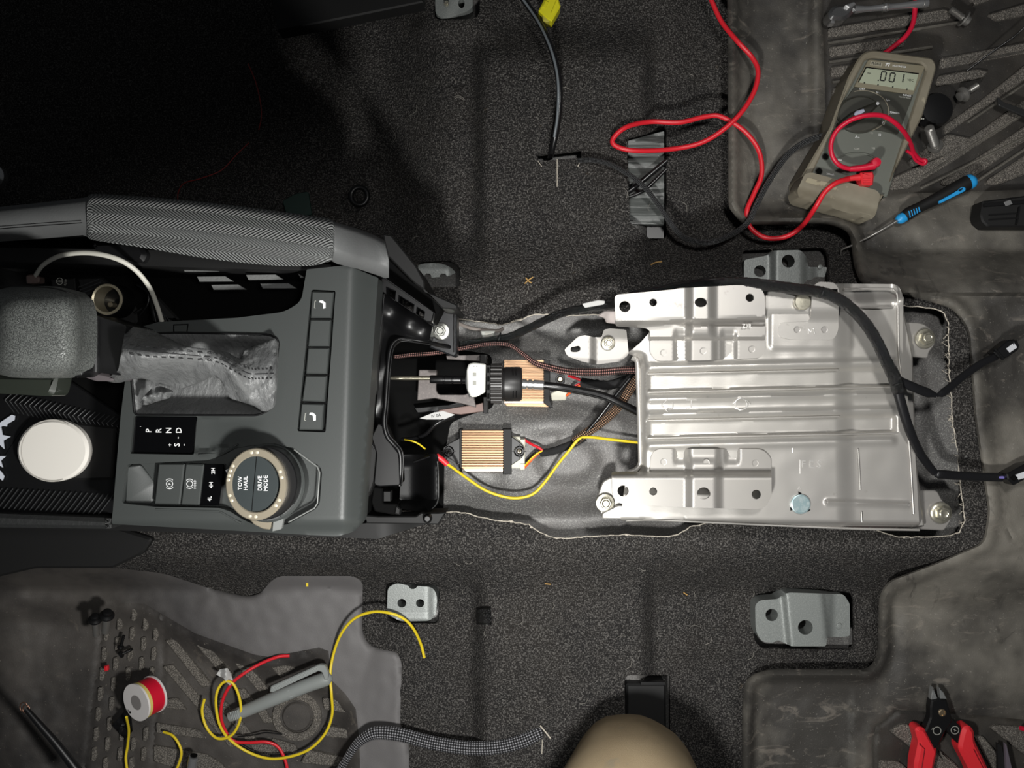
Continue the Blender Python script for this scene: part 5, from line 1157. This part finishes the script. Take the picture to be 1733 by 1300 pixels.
# leads
zt1 = lambda x, y: (zRear(x, y) if x > 1240 else zC(x, y)) + .012
def lay(pts, dz=.009):
    return [(x, y, max(z, (zRear(x, y) if x > 1240 and y < 380 else zC(x, y)) + dz)) for x, y, z in pts]
rl = thing('test_lead', 'long red test lead looping over carpet and mat into the meter', 'test lead', W(1280, 400, 0))
mk('lead_wire', tube(lay([(1196, -20, .02), (1206, 5, .02), (1222, 38, .022), (1248, 70, .026), (1272, 96, .028), (1283, 122, .030), (1274, 160, .032), (1244, 202, .034), (1195, 238, .030), (1140, 252, .028), (1075, 255, .024), (1042, 247, .022), (1038, 234, .022), (1060, 215, .024), (1100, 206, .028), (1150, 207, .028), (1195, 197, .026), (1222, 198, .026), (1260, 222, .024), (1284, 255, .022), (1289, 295, .022), (1276, 328, .022), (1264, 358, .022), (1270, 385, .022), (1295, 402, .022), (1328, 401, .024), (1356, 384, .030), (1378, 354, .058), (1396, 325, .066), (1416, 309, .068), (1436, 303, .064)]), 4.2, 12, 8), M_red, rl)
p_ = mk('plug', slab(rp([(1457, 291), (1478, 290), (1480, 297), (1478, 313), (1459, 312)], 2), .068, .014, .0015), M_red2, rl)
mk('plug_rib', join(*[quadbar((1461, y), (1474, y), 1.2, .0685, .001, 0) for y in (302, 305.5, 309)]), M_red, p_)
mk('strain_relief', tube([(1428, 304, .063), (1444, 301, .063), (1460, 300, .063)], 5, 10, 4, rf=lambda t, L: .8 + .35 * t), M_red2, rl)
rl = thing('test_lead', 'crimson test lead curling across the meter face to its upper jack', 'test lead', W(1480, 280, .05))
M_crim = mat('crimson_insulation', (196, 20, 52), .38)
mk('lead_wire', tube([(1480, 281, .060), (1462, 285, .060), (1440, 286, .060), (1420, 279, .062), (1408, 262, .064), (1407, 240, .066), (1418, 219, .070), (1440, 203, .074), (1468, 195, .076), (1494, 196, .074), (1515, 208, .070), (1531, 225, .060), (1541, 243, .045), (1546, 258, .034), (1556, 270, .028), (1566, 272, .028), (1562, 278, .028), (1550, 272, .030), (1544, 262, .034), (1534, 255, .036)], 4.0, 12, 8, rf=lambda t, L: 1 - .35 * ss(.8, .86, t)), M_crim, rl)
mk('plug', tube([(1438, 286, .061), (1460, 284, .062), (1480, 280, .063)], 6, 12, 4, rf=lambda t, L: .75 + .35 * t), M_crim, rl)
mk('plug_head', lathe([(.0045, -.01), (.0048, .002), (.0040, .0045), (.0001, .005)], W(1481, 276, .062), n=24), M_crim, rl)
mk('test_lead_tail', tube([(1550, -20, .03), (1549, 10, .03), (1545, 40, .03), (1532, 62, .03), (1508, 82, .028), (1488, 96, .026), (1462, 112, .022), (1440, 126, .02), (1428, 145, .018), (1427, 166, .018), (1432, 180, .018)], 4.0, 12, 8), M_crim, label='crimson lead passing under the meter from the top edge', cat='test lead')
def sleeve(name, pts, r, m, label, **k): return wire(name, pts, r, m, label, 'cable', **k)
sleeve('braided_cable', lay([(978, 272, .02), (1000, 271, .024), (1030, 277, .026), (1062, 294, .032), (1090, 316, .036), (1115, 348, .034), (1135, 378, .032), (1155, 400, .034), (1185, 410, .036), (1215, 407, .036), (1245, 393, .036), (1266, 376, .038), (1278, 352, .032), (1295, 318, .030), (1315, 286, .030), (1335, 260, .030), (1360, 242, .030), (1385, 232, .028), (1402, 228, .024)]), 4.8, M_br_gry, 'dark braided cable running from the carpet slit to the meter', n=12, rf=lambda t, L: .85 + .25 * t)
bc = thing('connector_lead', 'black wire loop dropping from the top edge into a carpet slit', 'cable', W(930, 200, 0))
mk('lead_wire', tube([(876, -15, .03), (892, 8, .032), (912, 36, .040), (930, 75, .052), (942, 115, .056), (947, 155, .056), (945, 195, .052), (940, 228, .046), (934, 255, .036), (931, 266, .022)], 5.4, 12, 8), M_blkw, bc)
mk('plastic_tape', tube([(880, -8, .0345), (896, 14, .0370), (914, 42, .0455), (932, 82, .0565), (942, 120, .0600), (945, 155, .0600), (943, 200, .0555), (938, 232, .049)], 2.2, 8, 8), mat('grey_translucent_tape', (104, 110, 114), .3), bc)
yc = thing('yellow_connector', 'bright yellow plug hanging at the top edge beside the black wire', 'connector', W(930, 15, .03))
mk('connector_body', sheet(rp([(923, -6), (944, -6), (949, 10), (934, 36), (928, 33), (911, 18)], 2), .045, (), None, .016, .0012), M_yelc, yc)
mk('connector_face', slab(rp([(917, 23), (929, 24), (932, 35), (926, 37), (919, 35)], 1.5), .043, .012, .0008), mat('dull_yellow', (168, 160, 60), .5), yc)
mk('latch', join(quadbar((926, 2), (921, 12), 6, .0462, .002, .0003), quadbar((944, -4), (933, 22), 1.6, .0462, .002, .0002)), M_yelc, yc)

# pick tool
pk = thing('hook_pick', 'hook pick with black and blue handle lying on the rear mat', 'pick tool', W(1530, 370, .02))
def taper(pts, rs, m, name, parent, n=16, flat=1):
    q = cr([(p[0], p[1], p[2], r) for p, r in zip(pts, rs)], 6)
    P = [W(a[0], a[1], a[2]) for a in q]; V = []; Fc = []
    for i, p in enumerate(P):
        d = P[min(i + 1, len(P) - 1)] - P[max(i - 1, 0)]; a_, b_ = frame(d); rr = q[i][3] * S(q[i][2])
        for j in range(n): t = 2 * PI * j / n; V.append(tuple(p + a_ * rr * math.cos(t) + b_ * rr * flat * math.sin(t)))
    for i in range(len(P) - 1):
        for j in range(n): Fc.append((i * n + j, i * n + (j + 1) % n, (i + 1) * n + (j + 1) % n, (i + 1) * n + j))
    Fc.append(tuple(range(n))); Fc.append(tuple((len(P) - 1) * n + j for j in range(n)))
    return mk(name, (V, Fc), m, parent)
M_blue = mat('bright_blue_grip', (38, 150, 214), .4)
zk = .034
taper([(1530, 367, zk), (1540, 360, zk), (1558, 350, zk), (1590, 334, zk), (1620, 318, zk), (1640, 308, zk), (1648, 304, zk)], [9.5, 10.5, 9, 10.5, 12, 12.5, 9], M_blkm, 'handle', pk)
taper([(1518, 374, zk), (1523, 371, zk), (1532, 366, zk)], [5, 8.5, 8.5], M_blue, 'front_ferrule', pk)
taper([(1638, 309, zk + .0003), (1645, 306, zk + .0003), (1650, 303, zk)], [12.6, 12, 6], M_blue, 'end_cap', pk)
mk('grip_inlay', sheet(rp([(1588, 341, 3), (1630, 316, 4), (1635, 318, 4), (1634, 323, 4), (1592, 344, 3)], 3), zk + .0069, [rp([(1622, 321), (1629, 317), (1630, 320), (1624, 324)], 1)], None, .004, .0004), M_blue, pk)
mk('grip_slash', join(*[quadbar((1538 + i * 4.2, 357 - i * 1.6), (1541 + i * 4.0, 368 - i * 2.4), 1.4, zk + .0062, .003, 0) for i in range(5)]), M_blue, pk)
mk('shaft', tube([(1520, 373, zk), (1480, 396, .030), (1445, 414, .022), (1428, 421, .018), (1423, 426, .016), (1424, 436, .012), (1425, 443, .008)], 2.0, 8, 6, rf=lambda t, L: 1.25 - .8 * t), M_dkst, pk)

# ratchet
rt = thing('ratchet_wrench', 'chrome ratchet wrench lying along the top edge of the rear mat', 'ratchet', W(1490, 18, .02))
mk('ratchet_head', sheet(rp([(1402, 20, 6), (1412, 8, 8), (1440, 4, 8), (1452, 12), (1440, 26, 6), (1430, 33, 6), (1406, 32, 6)], 5), .036, (), None, .016, .003), mat('brushed_chrome', (150, 150, 150), .25, .9), rt)
mk('selector_lever', slab(rp([(1430, 8), (1446, 2), (1450, 6), (1438, 14)], 2), .040, .004, .001), M_chr, rt)
mk('drive_square', box(1406, 32, 1413, 39, .020, .030, .0006), M_chr, rt)
q = [(1446, 16), (1470, 15), (1490, 13), (1500, 12), (1510, 11.5), (1535, 9), (1560, 6), (1570, 5)]
taper([(x, y, .032) for x, y in q], [7, 5, 5.5, 7, 5.5, 6, 7.5, 7], M_chr, 'shank', rt)
for x, y in ((1494, 13), (1500, 12.3), (1562, 6)): mk('shank_ring', tubeW([W(x, y, .032) + Vector((0, 7.2 * S(.03) * math.cos(t), 7.2 * S(.03) * math.sin(t))) for t in np.linspace(0, 2 * PI, 20)], .0005, 5), M_dkst, rt)

# screws and bolts on the mats
def boltlying(name, x0, y0, x1, y1, z0, z1, rpx, hr, label, cat='bolt', thr=True, m=M_dkst, hm=None):
    t = thing(name, label, cat, W((x0 + x1) / 2, (y0 + y1) / 2, min(z0, z1) - .004))
    a, b_ = W(x0, y0, z0), W(x1, y1, z1); L = (b_ - a).length; r = rpx * S(z0)
    pr = [(r * .7, 0), (r, .001)]
    if thr:
        n = 14
        for i in range(n): h0 = .001 + (L - .004) * i / n; pr += [(r * .86, h0), (r, h0 + (L - .004) / n * .5)]
    pr += [(r, L - .002)]
    mk('threaded_shank', lathe(pr, a, b_ - a, 16), m, t)
    R = hr * S(z0)
    mk('bolt_head', lathe([(R, 0), (R, .0016), (R * .8, .0024), (R * .62, .003), (R * .6, .0065), (R * .4, .0072), (.0001, .0072)], b_ - (b_ - a).normalized() * .0015, b_ - a, 24), hm or m, t)
    return t
boltlying('flange_bolt', 1608, 15, 1632, 32, .024, .022, 6, 14, 'threaded flange bolt at the top of the mat, head to lower right')
boltlying('flange_bolt', 1655, 144, 1630, 160, .022, .024, 5.5, 13, 'flange bolt right of the meter with its bright head facing lower left')
boltlying('flange_bolt', 1572, 216, 1583, 248, .040, .018, 8, 13, 'short threaded bolt standing near the crossed red lead end')
boltlying('flange_bolt', 163, 1076, 161, 1048, .020, .034, 5.5, 11, 'left one of two bolts standing at the gritty mat edge', hm=M_blk, thr=False)
boltlying('flange_bolt', 178, 1070, 181, 1041, .022, .036, 6.5, 12, 'right and larger one of two bolts standing at the gritty mat edge', hm=M_blk, thr=False)
cap = mk('round_dust_cover', lathe([(.014, 0), (.0165, .003), (.0165, .014), (.0150, .017), (.006, .018), (.0001, .018)], W(1574, 192, .014), n=36), M_blk, label='round black cap half hidden behind the right side of the meter', cat='cap')
mk('cap_mark', join(*[slab([(1556 + i * 3, 199 + i * .5), (1558 + i * 3, 199 + i * .5), (1558 + i * 3, 202), (1556 + i * 3, 202)], .0323, .0002, 0) for i in range(3)]), M_prd, cap)
sb = mk('pry_blade', sheet(rp([(1689, 164), (1694, 168), (1700, 173, 3), (1712, 177), (1760, 194), (1760, 208), (1718, 190), (1690, 178, 2)], 1.5), .030, (), None, .003, .0006), mat('black_oxide_steel', (70, 70, 70), .35, .7), label='dark flat blade with a hooked tip at the right edge', cat='blade')
wire('bent_rod', [(1636, 120, .02), (1676, 90, .03), (1716, 62, .04), (1740, 40, .05)], 1.5, M_blkw, 'thin black rod leaning on the mat near the top right corner', 'rod')
ec = thing('harness_connector', 'long black multi-row connector at the right edge of the mat', 'connector', W(1700, 360, .02))
mk('connector_body', sheet(rp([(1664, 340, 2), (1760, 328), (1760, 384), (1672, 384, 3), (1662, 374, 3), (1660, 364)], 2), .040, (), None, .020, .0015), M_blkm, ec)
mk('connector_rail', join(quadbar((1666, 347), (1760, 340), 6, .0425, .003, .0005), quadbar((1674, 364), (1722, 361), 1.6, .0415, .002, 0), quadbar((1674, 372), (1722, 369), 1.6, .0415, .002, 0), quadbar((1726, 350), (1721, 380), 2.4, .043, .003, .0004)), M_blk, ec)
mk('latch_window', slab(rp([(1699, 342), (1710, 338), (1714, 345), (1703, 349)], 1), .0432, .001, .0002), mat('pale_latch', (112, 112, 112), .4), ec)

# cutters
cu = thing('side_cutters', 'side cutters with red grips, jaws pointing up on the lower right mat', 'cutters', W(1610, 1240, .01))
M_cj = mat('ground_jaw_steel', (170, 172, 172), .3, .7)
zu = .030
mk('jaw', sheet(rp([(1579, 1163), (1587, 1183, 1), (1576, 1185, 1), (1577, 1175)], .8), zu + .002, (), None, .006, .0006), M_cj, cu)
mk('jaw', sheet(rp([(1590, 1164), (1597, 1172), (1603, 1184), (1592, 1183)], .8), zu + .002, (), None, .006, .0006), M_cj, cu)
mk('blackened_body', sheet(rp([(1577, 1186), (1585, 1183), (1592, 1183), (1603, 1185), (1610, 1210), (1612, 1222), (1600, 1240), (1590, 1262), (1580, 1270), (1566, 1238), (1575, 1215), (1575, 1198)], 2), zu + .003, (), None, .009, .0015), M_blk, cu)
mk('blackened_arm', sheet(rp([(1600, 1228), (1612, 1216), (1632, 1236), (1624, 1262), (1604, 1240)], 3), zu, (), None, .007, .001), M_blk, cu)
hb_ = mk('pivot', lathe([(.0036, 0), (.0036, .0012), (.0026, .0016), (.0022, .0008), (.0001, .0008)], W(1594, 1206, zu + .0026), n=28), mat('warm_rivet', (190, 170, 140), .25, .9), cu)
for cx, cy in ((1586, 1237), (1616, 1236)): ring(cx, cy, 6.5, zu + .0033 - (0 if cx < 1600 else .003), .9, cu, M_prd)
text('X', 1616, 1236, zu + .0003, 4, 30, M_prd, cu, name='emblem'); text('Y', 1578, 1234, zu + .0033, 4, -60, M_prd, cu, name='emblem')
for pts in ([(1550, 1236, 5), (1556, 1231, 4), (1566, 1234, 4), (1588, 1272, 6), (1582, 1300), (1576, 1360), (1546, 1360), (1549, 1292), (1556, 1258, 4)], [(1632, 1232, 4), (1642, 1229, 4), (1650, 1238, 5), (1652, 1258, 4), (1664, 1282), (1700, 1360), (1664, 1360), (1640, 1300), (1623, 1268, 6), (1628, 1245, 4)]):
    g_ = mk('red_grip', sheet(rp(pts, 5), zu + .004, (), None, .014, .003), M_red2, cu)
for q_ in ([(1556, 1259, .0345), (1565, 1268, .0345), (1560, 1300, .0345)], [(1648, 1268, .0345), (1664, 1300, .0345)]): mk('grip_seam', tube(q_, .8, 5, 2, smooth=False), mat('dark_red', (120, 16, 24), .5), cu)
mk('blade_tip', slab([(1701, 1258), (1704, 1260), (1722, 1340), (1706, 1340)], .028, .003, .0006), mat('mauve_steel', (140, 130, 142), .35, .6), label='narrow pale blade tip pointing up at the lower right corner', cat='blade')
mk('knife', slab([(1688, 1258), (1696, 1262), (1712, 1340), (1690, 1340)], .024, .003, .0006), M_blkm, label='narrow black blade beside the pale tip at the lower right corner', cat='blade')
mk('red_tip', tube([(1727, 1232, .022), (1740, 1236, .022), (1760, 1242, .022)], 4, 8, 3), M_crim, label='crimson tip poking in at the lower right edge', cat='tip')

# ---------------- lower left things ----------------
zf0 = -.024
sp = thing('wire_spool', 'white spool with red tape wound round it on the gritty mat', 'spool', W(242, 1190, -.02))
ax = Vector((-.50, -.12, .86)).normalized()
c0 = W(233, 1188, .028)
Rr = 32 * S(.02)
mk('spool_flange', lathe([(Rr, 0), (Rr, .002), (Rr * .40, .002), (Rr * .40, 0)], c0, ax, 44), mat('spool_white', (214, 210, 208), .5), sp)
mk('spool_bore', lathe([(Rr * .40, .002), (Rr * .38, -.020), (Rr * .1, -.0205)], c0, ax, 32), mat('spool_inner', (130, 126, 124), .6), sp)
mk('red_winding', lathe([(Rr * .95, -.0001), (Rr * .95, -.018)], c0, ax, 44), mat('red_tape_winding', (198, 12, 44), .45), sp)
mk('yellow_winding', lathe([(Rr * .90, .0001), (Rr * .975, -.0004), (Rr * .975, -.0036), (Rr * .9, -.004)], c0, ax, 44), mat('pale_yellow_winding', (206, 186, 104), .5), sp)
mk('spool_flange', lathe([(Rr, -.018), (Rr, -.020), (Rr * .4, -.020)], c0, ax, 44), bpy.data.materials['spool_white'], sp)
mk('flange_hole', lathe([(.0011, 0), (.0011, .0006)], c0 + ax * .002 + (W(223, 1205, .02) - W(233, 1188, .02)) * .95, ax, 10), M_deep, sp)
wire('yellow_wire', [(214, 1214, .02), (218, 1236, .0), (216, 1262, -.012), (213, 1285, -.014), (218, 1320, -.014)], 2.3, M_yel, 'yellow wire trailing straight down from the white spool')
wire('yellow_wire', [(277, 1239, -.012), (292, 1245, -.008), (303, 1260, -.006), (307, 1275, -.006), (303, 1292, -.008), (296, 1308, -.01)], 2.3, M_yel, 'short yellow wire hook right of the spool at the bottom')
wire('yellow_wire', [(718, 1113, .006), (712, 1090, .010), (700, 1065, .022), (684, 1048, .028), (660, 1038, .030), (630, 1036, .024), (600, 1047, .016), (578, 1072, .008), (565, 1105, .0), (559, 1140, .002), (561, 1175, .006), (562, 1210, .0), (550, 1242, -.004), (524, 1268, -.006), (490, 1281, -.008), (455, 1284, -.010), (420, 1273, -.010), (390, 1253, -.006), (373, 1230, .0), (366, 1200, .004), (367, 1172, .006), (378, 1155, .006), (393, 1156, .006), (404, 1177, .004), (408, 1205, .002), (403, 1228, .0), (390, 1246, -.002), (368, 1250, -.004), (350, 1232, -.006), (342, 1205, -.006), (346, 1183, -.006)], 2.4, M_yel, 'long yellow wire looping from the lower mat up to the grey seat bracket')
wire('red_wire', [(490, 1110, -.008), (470, 1112, -.006), (440, 1124, -.004), (410, 1142, .0), (390, 1160, .0), (377, 1185, -.002), (374, 1212, -.004), (381, 1236, -.008), (395, 1254, -.010), (420, 1257, -.010), (450, 1256, -.010), (470, 1264, -.012), (482, 1285, -.012), (488, 1310, -.012)], 2.7, M_red, 'red wire curling past the pen on the lower left mat', flat=.8)
wire('black_wire', [(402, 1247, -.014), (430, 1244, -.014), (450, 1240, -.014), (478, 1243, -.014)], 1.2, M_blkw, 'thin black wire below the heel disc of the lower left mat')
wire('black_wire', [(405, 1258, -.014), (430, 1272, -.014), (460, 1277, -.014), (495, 1275, -.014)], 1.0, M_blkw, 'faint black wire under the yellow loop near the bottom')
mk('tape_flag', sheet(rp([(372, 1133), (385, 1131), (391, 1142), (396, 1158), (388, 1160), (378, 1148), (366, 1142)], 1), lambda x, y: .004 + .004 * math.sin(x * .3), (), 4, .0006), M_paper, label='crumpled white tape flag on the red wire', cat='label')
pn = thing('grey_pen', 'grey pen-shaped tool with wide clip, lying across the slanted treads', 'pen', W(470, 1180, -.015))
M_pg = mat('pen_grey', (134, 138, 136), .42)
taper([(388, 1214, -.004), (395, 1211, -.004), (408, 1206, -.003), (430, 1197, -.002), (470, 1180, .001), (520, 1160, .003), (553, 1149, .004), (562, 1147, .004)], [8, 9.5, 10.5, 11, 12, 12, 11.5, 4], M_pg, 'barrel', pn)
mk('barrel_tip_rib', join(*[quadbar((389 + i * 3, 1206 - i), (393 + i * 3, 1220 - i), 1, .0045, .003, 0) for i in range(5)]), mat('pen_light', (160, 164, 162), .45), pn)
mk('clip', sheet(rp([(456, 1172), (458, 1162), (540, 1125, 3), (550, 1126, 4), (556, 1140, 4), (555, 1152), (549, 1152), (545, 1138, 3), (538, 1136), (462, 1172)], 2), .012, (), None, .005, .0008), M_pg, pn)
mk('clip_rib', join(*[quadbar((461, 1164 + i * 2.2), (538, 1129 + i * 2.2), .7, .0126, .001, 0) for i in range(4)]), bpy.data.materials['pen_light'], pn)
mk('name_panel', slab(rp([(484, 1170, 4), (540, 1149), (551, 1150), (550, 1158), (488, 1182, 4)], 4), .0085, .002, .0004), bpy.data.materials['pen_light'], pn)
mk('small_print', quadbar((504, 1169), (530, 1158), 1.2, .0087, .0002, 0), M_pls, pn)
tb = mk('metal_tube', tube([(322, 1318, .004), (325, 1296, .006), (328, 1280, .008)], 8, 16, 2), M_chr, label='bright metal tube end standing up at the bottom edge', cat='tube')
mk('tube_bore', lathe([(.0035, 0), (.0035, .0005)], W(328, 1279, .0085), (W(328, 1280, .008) - W(325, 1296, .006)), 16), M_deep, tb)
for i, (x, y, a, lab) in enumerate(((207, 1085, 75, 'upper small black screw on the gritty mat'), (215, 1103, 25, 'lower small black screw on the gritty mat'))):
    t = math.radians(a); dx, dy = math.cos(t), -math.sin(t)
    s_ = thing('small_screw', lab, 'screw', W(x, y, -.02))
    A_, B_ = W(x - dx * 9, y - dy * 9, -.012), W(x + dx * 11, y + dy * 11, -.012); L = (B_ - A_).length; r = 3 * S(0)
    mk('threaded_shank', lathe([(r, 0)] + [(r * (1 if j % 2 else .7), L * j / 16) for j in range(1, 16)] + [(.0002, L)], A_, B_ - A_, 10), M_blk, s_)
    mk('screw_head', lathe([(r * 2, -.002), (r * 2, .0), (r, .0012)], A_, B_ - A_, 14), M_blk, s_)
mk('plastic_bead', slab(rp([(175, 1128), (181, 1127), (182, 1136), (176, 1137)], 1), -.010, .004, .0008), M_red, label='tiny red plastic bead on the gritty mat left of the screws', cat='bead')
mk('yellow_mark', slab([(518, 984), (521.5, 984), (521.5, 993), (518, 993)], zFront(520, 988) + .0012, .001, 0), M_yel, label='tiny yellow dash on the upper rim of the lower left mat', cat='mark')
mk('black_foil', sheet(rp([(204, 1212), (214, 1200), (222, 1215), (224, 1238), (212, 1252), (190, 1228)], 1), lambda x, y: -.006 + .004 * noise.noise((x * .2, y * .2, 1)), (), 5, .001), M_blk, label='dark foil scrap under the left side of the spool', cat='scrap')
rod = thing('strut_rod', 'black rod with ball end leaning in from the lower left corner', 'rod', W(60, 1230, 0))
taper([(44, 1200, .10), (70, 1230, .10), (100, 1265, .10), (150, 1330, .10)], [4.5, 6, 7, 9], M_blk, 'shaft', rod)
mk('end_ring', join(*[tubeW([W(x, y, .10) + Vector((r * S(.1) * math.cos(t) * .8, r * S(.1) * math.sin(t), 0)) for t in np.linspace(0, 2 * PI, 20)], .0006, 5) for x, y, r in ((40, 1197, 8), (44, 1200, 7))]), mat('copper_ring', (120, 90, 76), .3, .8), rod)
tp = mk('tape_stub', sheet(rp([(806, 1034), (815, 1031), (831, 1031), (832, 1058), (806, 1057)], 1), lambda x, y: zC(x, y) + .010 + .0015 * math.sin(y * .5) - .006 * ss(808, 830, x) * 0, (), 3, .008), M_tape, label='folded stub of glossy black tape on the lower carpet', cat='tape')
sleeve('braided_sleeve', [(566, 1320, .01), (582, 1292, .012), (600, 1264, .014), (618, 1248, .016), (640, 1240, .018), (680, 1244, .020), (730, 1257, .022), (790, 1266, .028), (840, 1265, .032), (880, 1256, .032), (910, 1243, .030), (922, 1236, .022)], 11, mat('braid_silver', (26, 26, 28), .4, uvbraid=((142, 142, 146), 8, 8)), 'wide silver-black braided sleeve crossing from the mat to the carpet slit', n=20, flat=.55, rf=lambda t, L: .62 + .45 * ss(.12, .4, t) - .25 * ss(.85, 1, t))
mk('carpet_slit', join(tube([(914, 1228, zC(914, 1228) + .002), (924, 1240, zC(924, 1240) + .002), (932, 1250, zC(930, 1250) + .002)], 1.4, 5, 3), tube([(918, 1252, zC(918, 1252) + .002), (917, 1276, zC(917, 1276) + .002)], .8, 5, 2)), M_cut, carpet)
mk('carpet_slit', join(tube([(943, 270, zC(943, 270) + .002), (943, 300, zC(943, 300) + .002), (943, 316, zC(943, 316) + .002)], .8, 5, 2), tube([(984, 268, zC(984, 268) + .002), (978, 282, zC(978, 282) + .002)], .8, 5, 2), tube([(910, 272, zC(910, 272) + .002), (917, 282, zC(917, 282) + .002)], .6, 5, 2)), M_cut, carpet)

# ---------------- kneeling person: thigh and shin in tan work trousers ----------------
def leg():
    # spine from the hip (out of frame, below) up to the knee and down the shin to the ankle
    pts = [(.05, -.86, .50, .100), (.058, -.72, .42, .096), (.066, -.60, .35, .092), (.076, -.49, .28, .090), (.086, -.42, .235, .084), (.092, -.380, .20, .076), (.100, -.356, .165, .067), (.106, -.350, .12, .055), (.112, -.372, .085, .050), (.13, -.45, .062, .050), (.16, -.55, .055, .048), (.19, -.66, .05, .042), (.21, -.76, .045, .036)]
    q = cr(pts, 5); n = 32; V = []; Fc = []
    for i, p in enumerate(q):
        a = Vector(q[max(i - 1, 0)][:3]); b_ = Vector(q[min(i + 1, len(q) - 1)][:3]); d = (b_ - a).normalized()
        u = Vector((1, 0, 0)) - d * d.x; u.normalize(); v = d.cross(u)
        for j in range(n):
            t = 2 * PI * j / n; c_ = Vector(p[:3])
            r = p[3] * (1 + .05 * noise.noise((c_.y * 22, t * 1.1, c_.z * 18)) + .03 * noise.noise((c_.y * 60, t * 2, 4)))
            V.append(tuple(c_ + u * r * math.cos(t) + v * r * math.sin(t)))
    for i in range(len(q) - 1):
        for j in range(n): Fc.append((i * n + j, i * n + (j + 1) % n, (i + 1) * n + (j + 1) % n, (i + 1) * n + j))
    Fc.append(tuple(range(n))); Fc.append(tuple((len(q) - 1) * n + j for j in range(n)))
    return V, Fc
M_tan = mat('tan_work_cloth', (150, 134, 108), .9, spec=.2, var=[(10, .45, .65, (132, 116, 92), .6, 3), (24, .68, .74, (160, 104, 80), .5, 3), (40, .62, .7, (120, 116, 104), .4, 3)], bmp=(1400, .4, 3, None, .0006))
mk('person', leg(), M_tan, label='bent knee of a kneeling person in tan work trousers', cat='person', sharp=80)
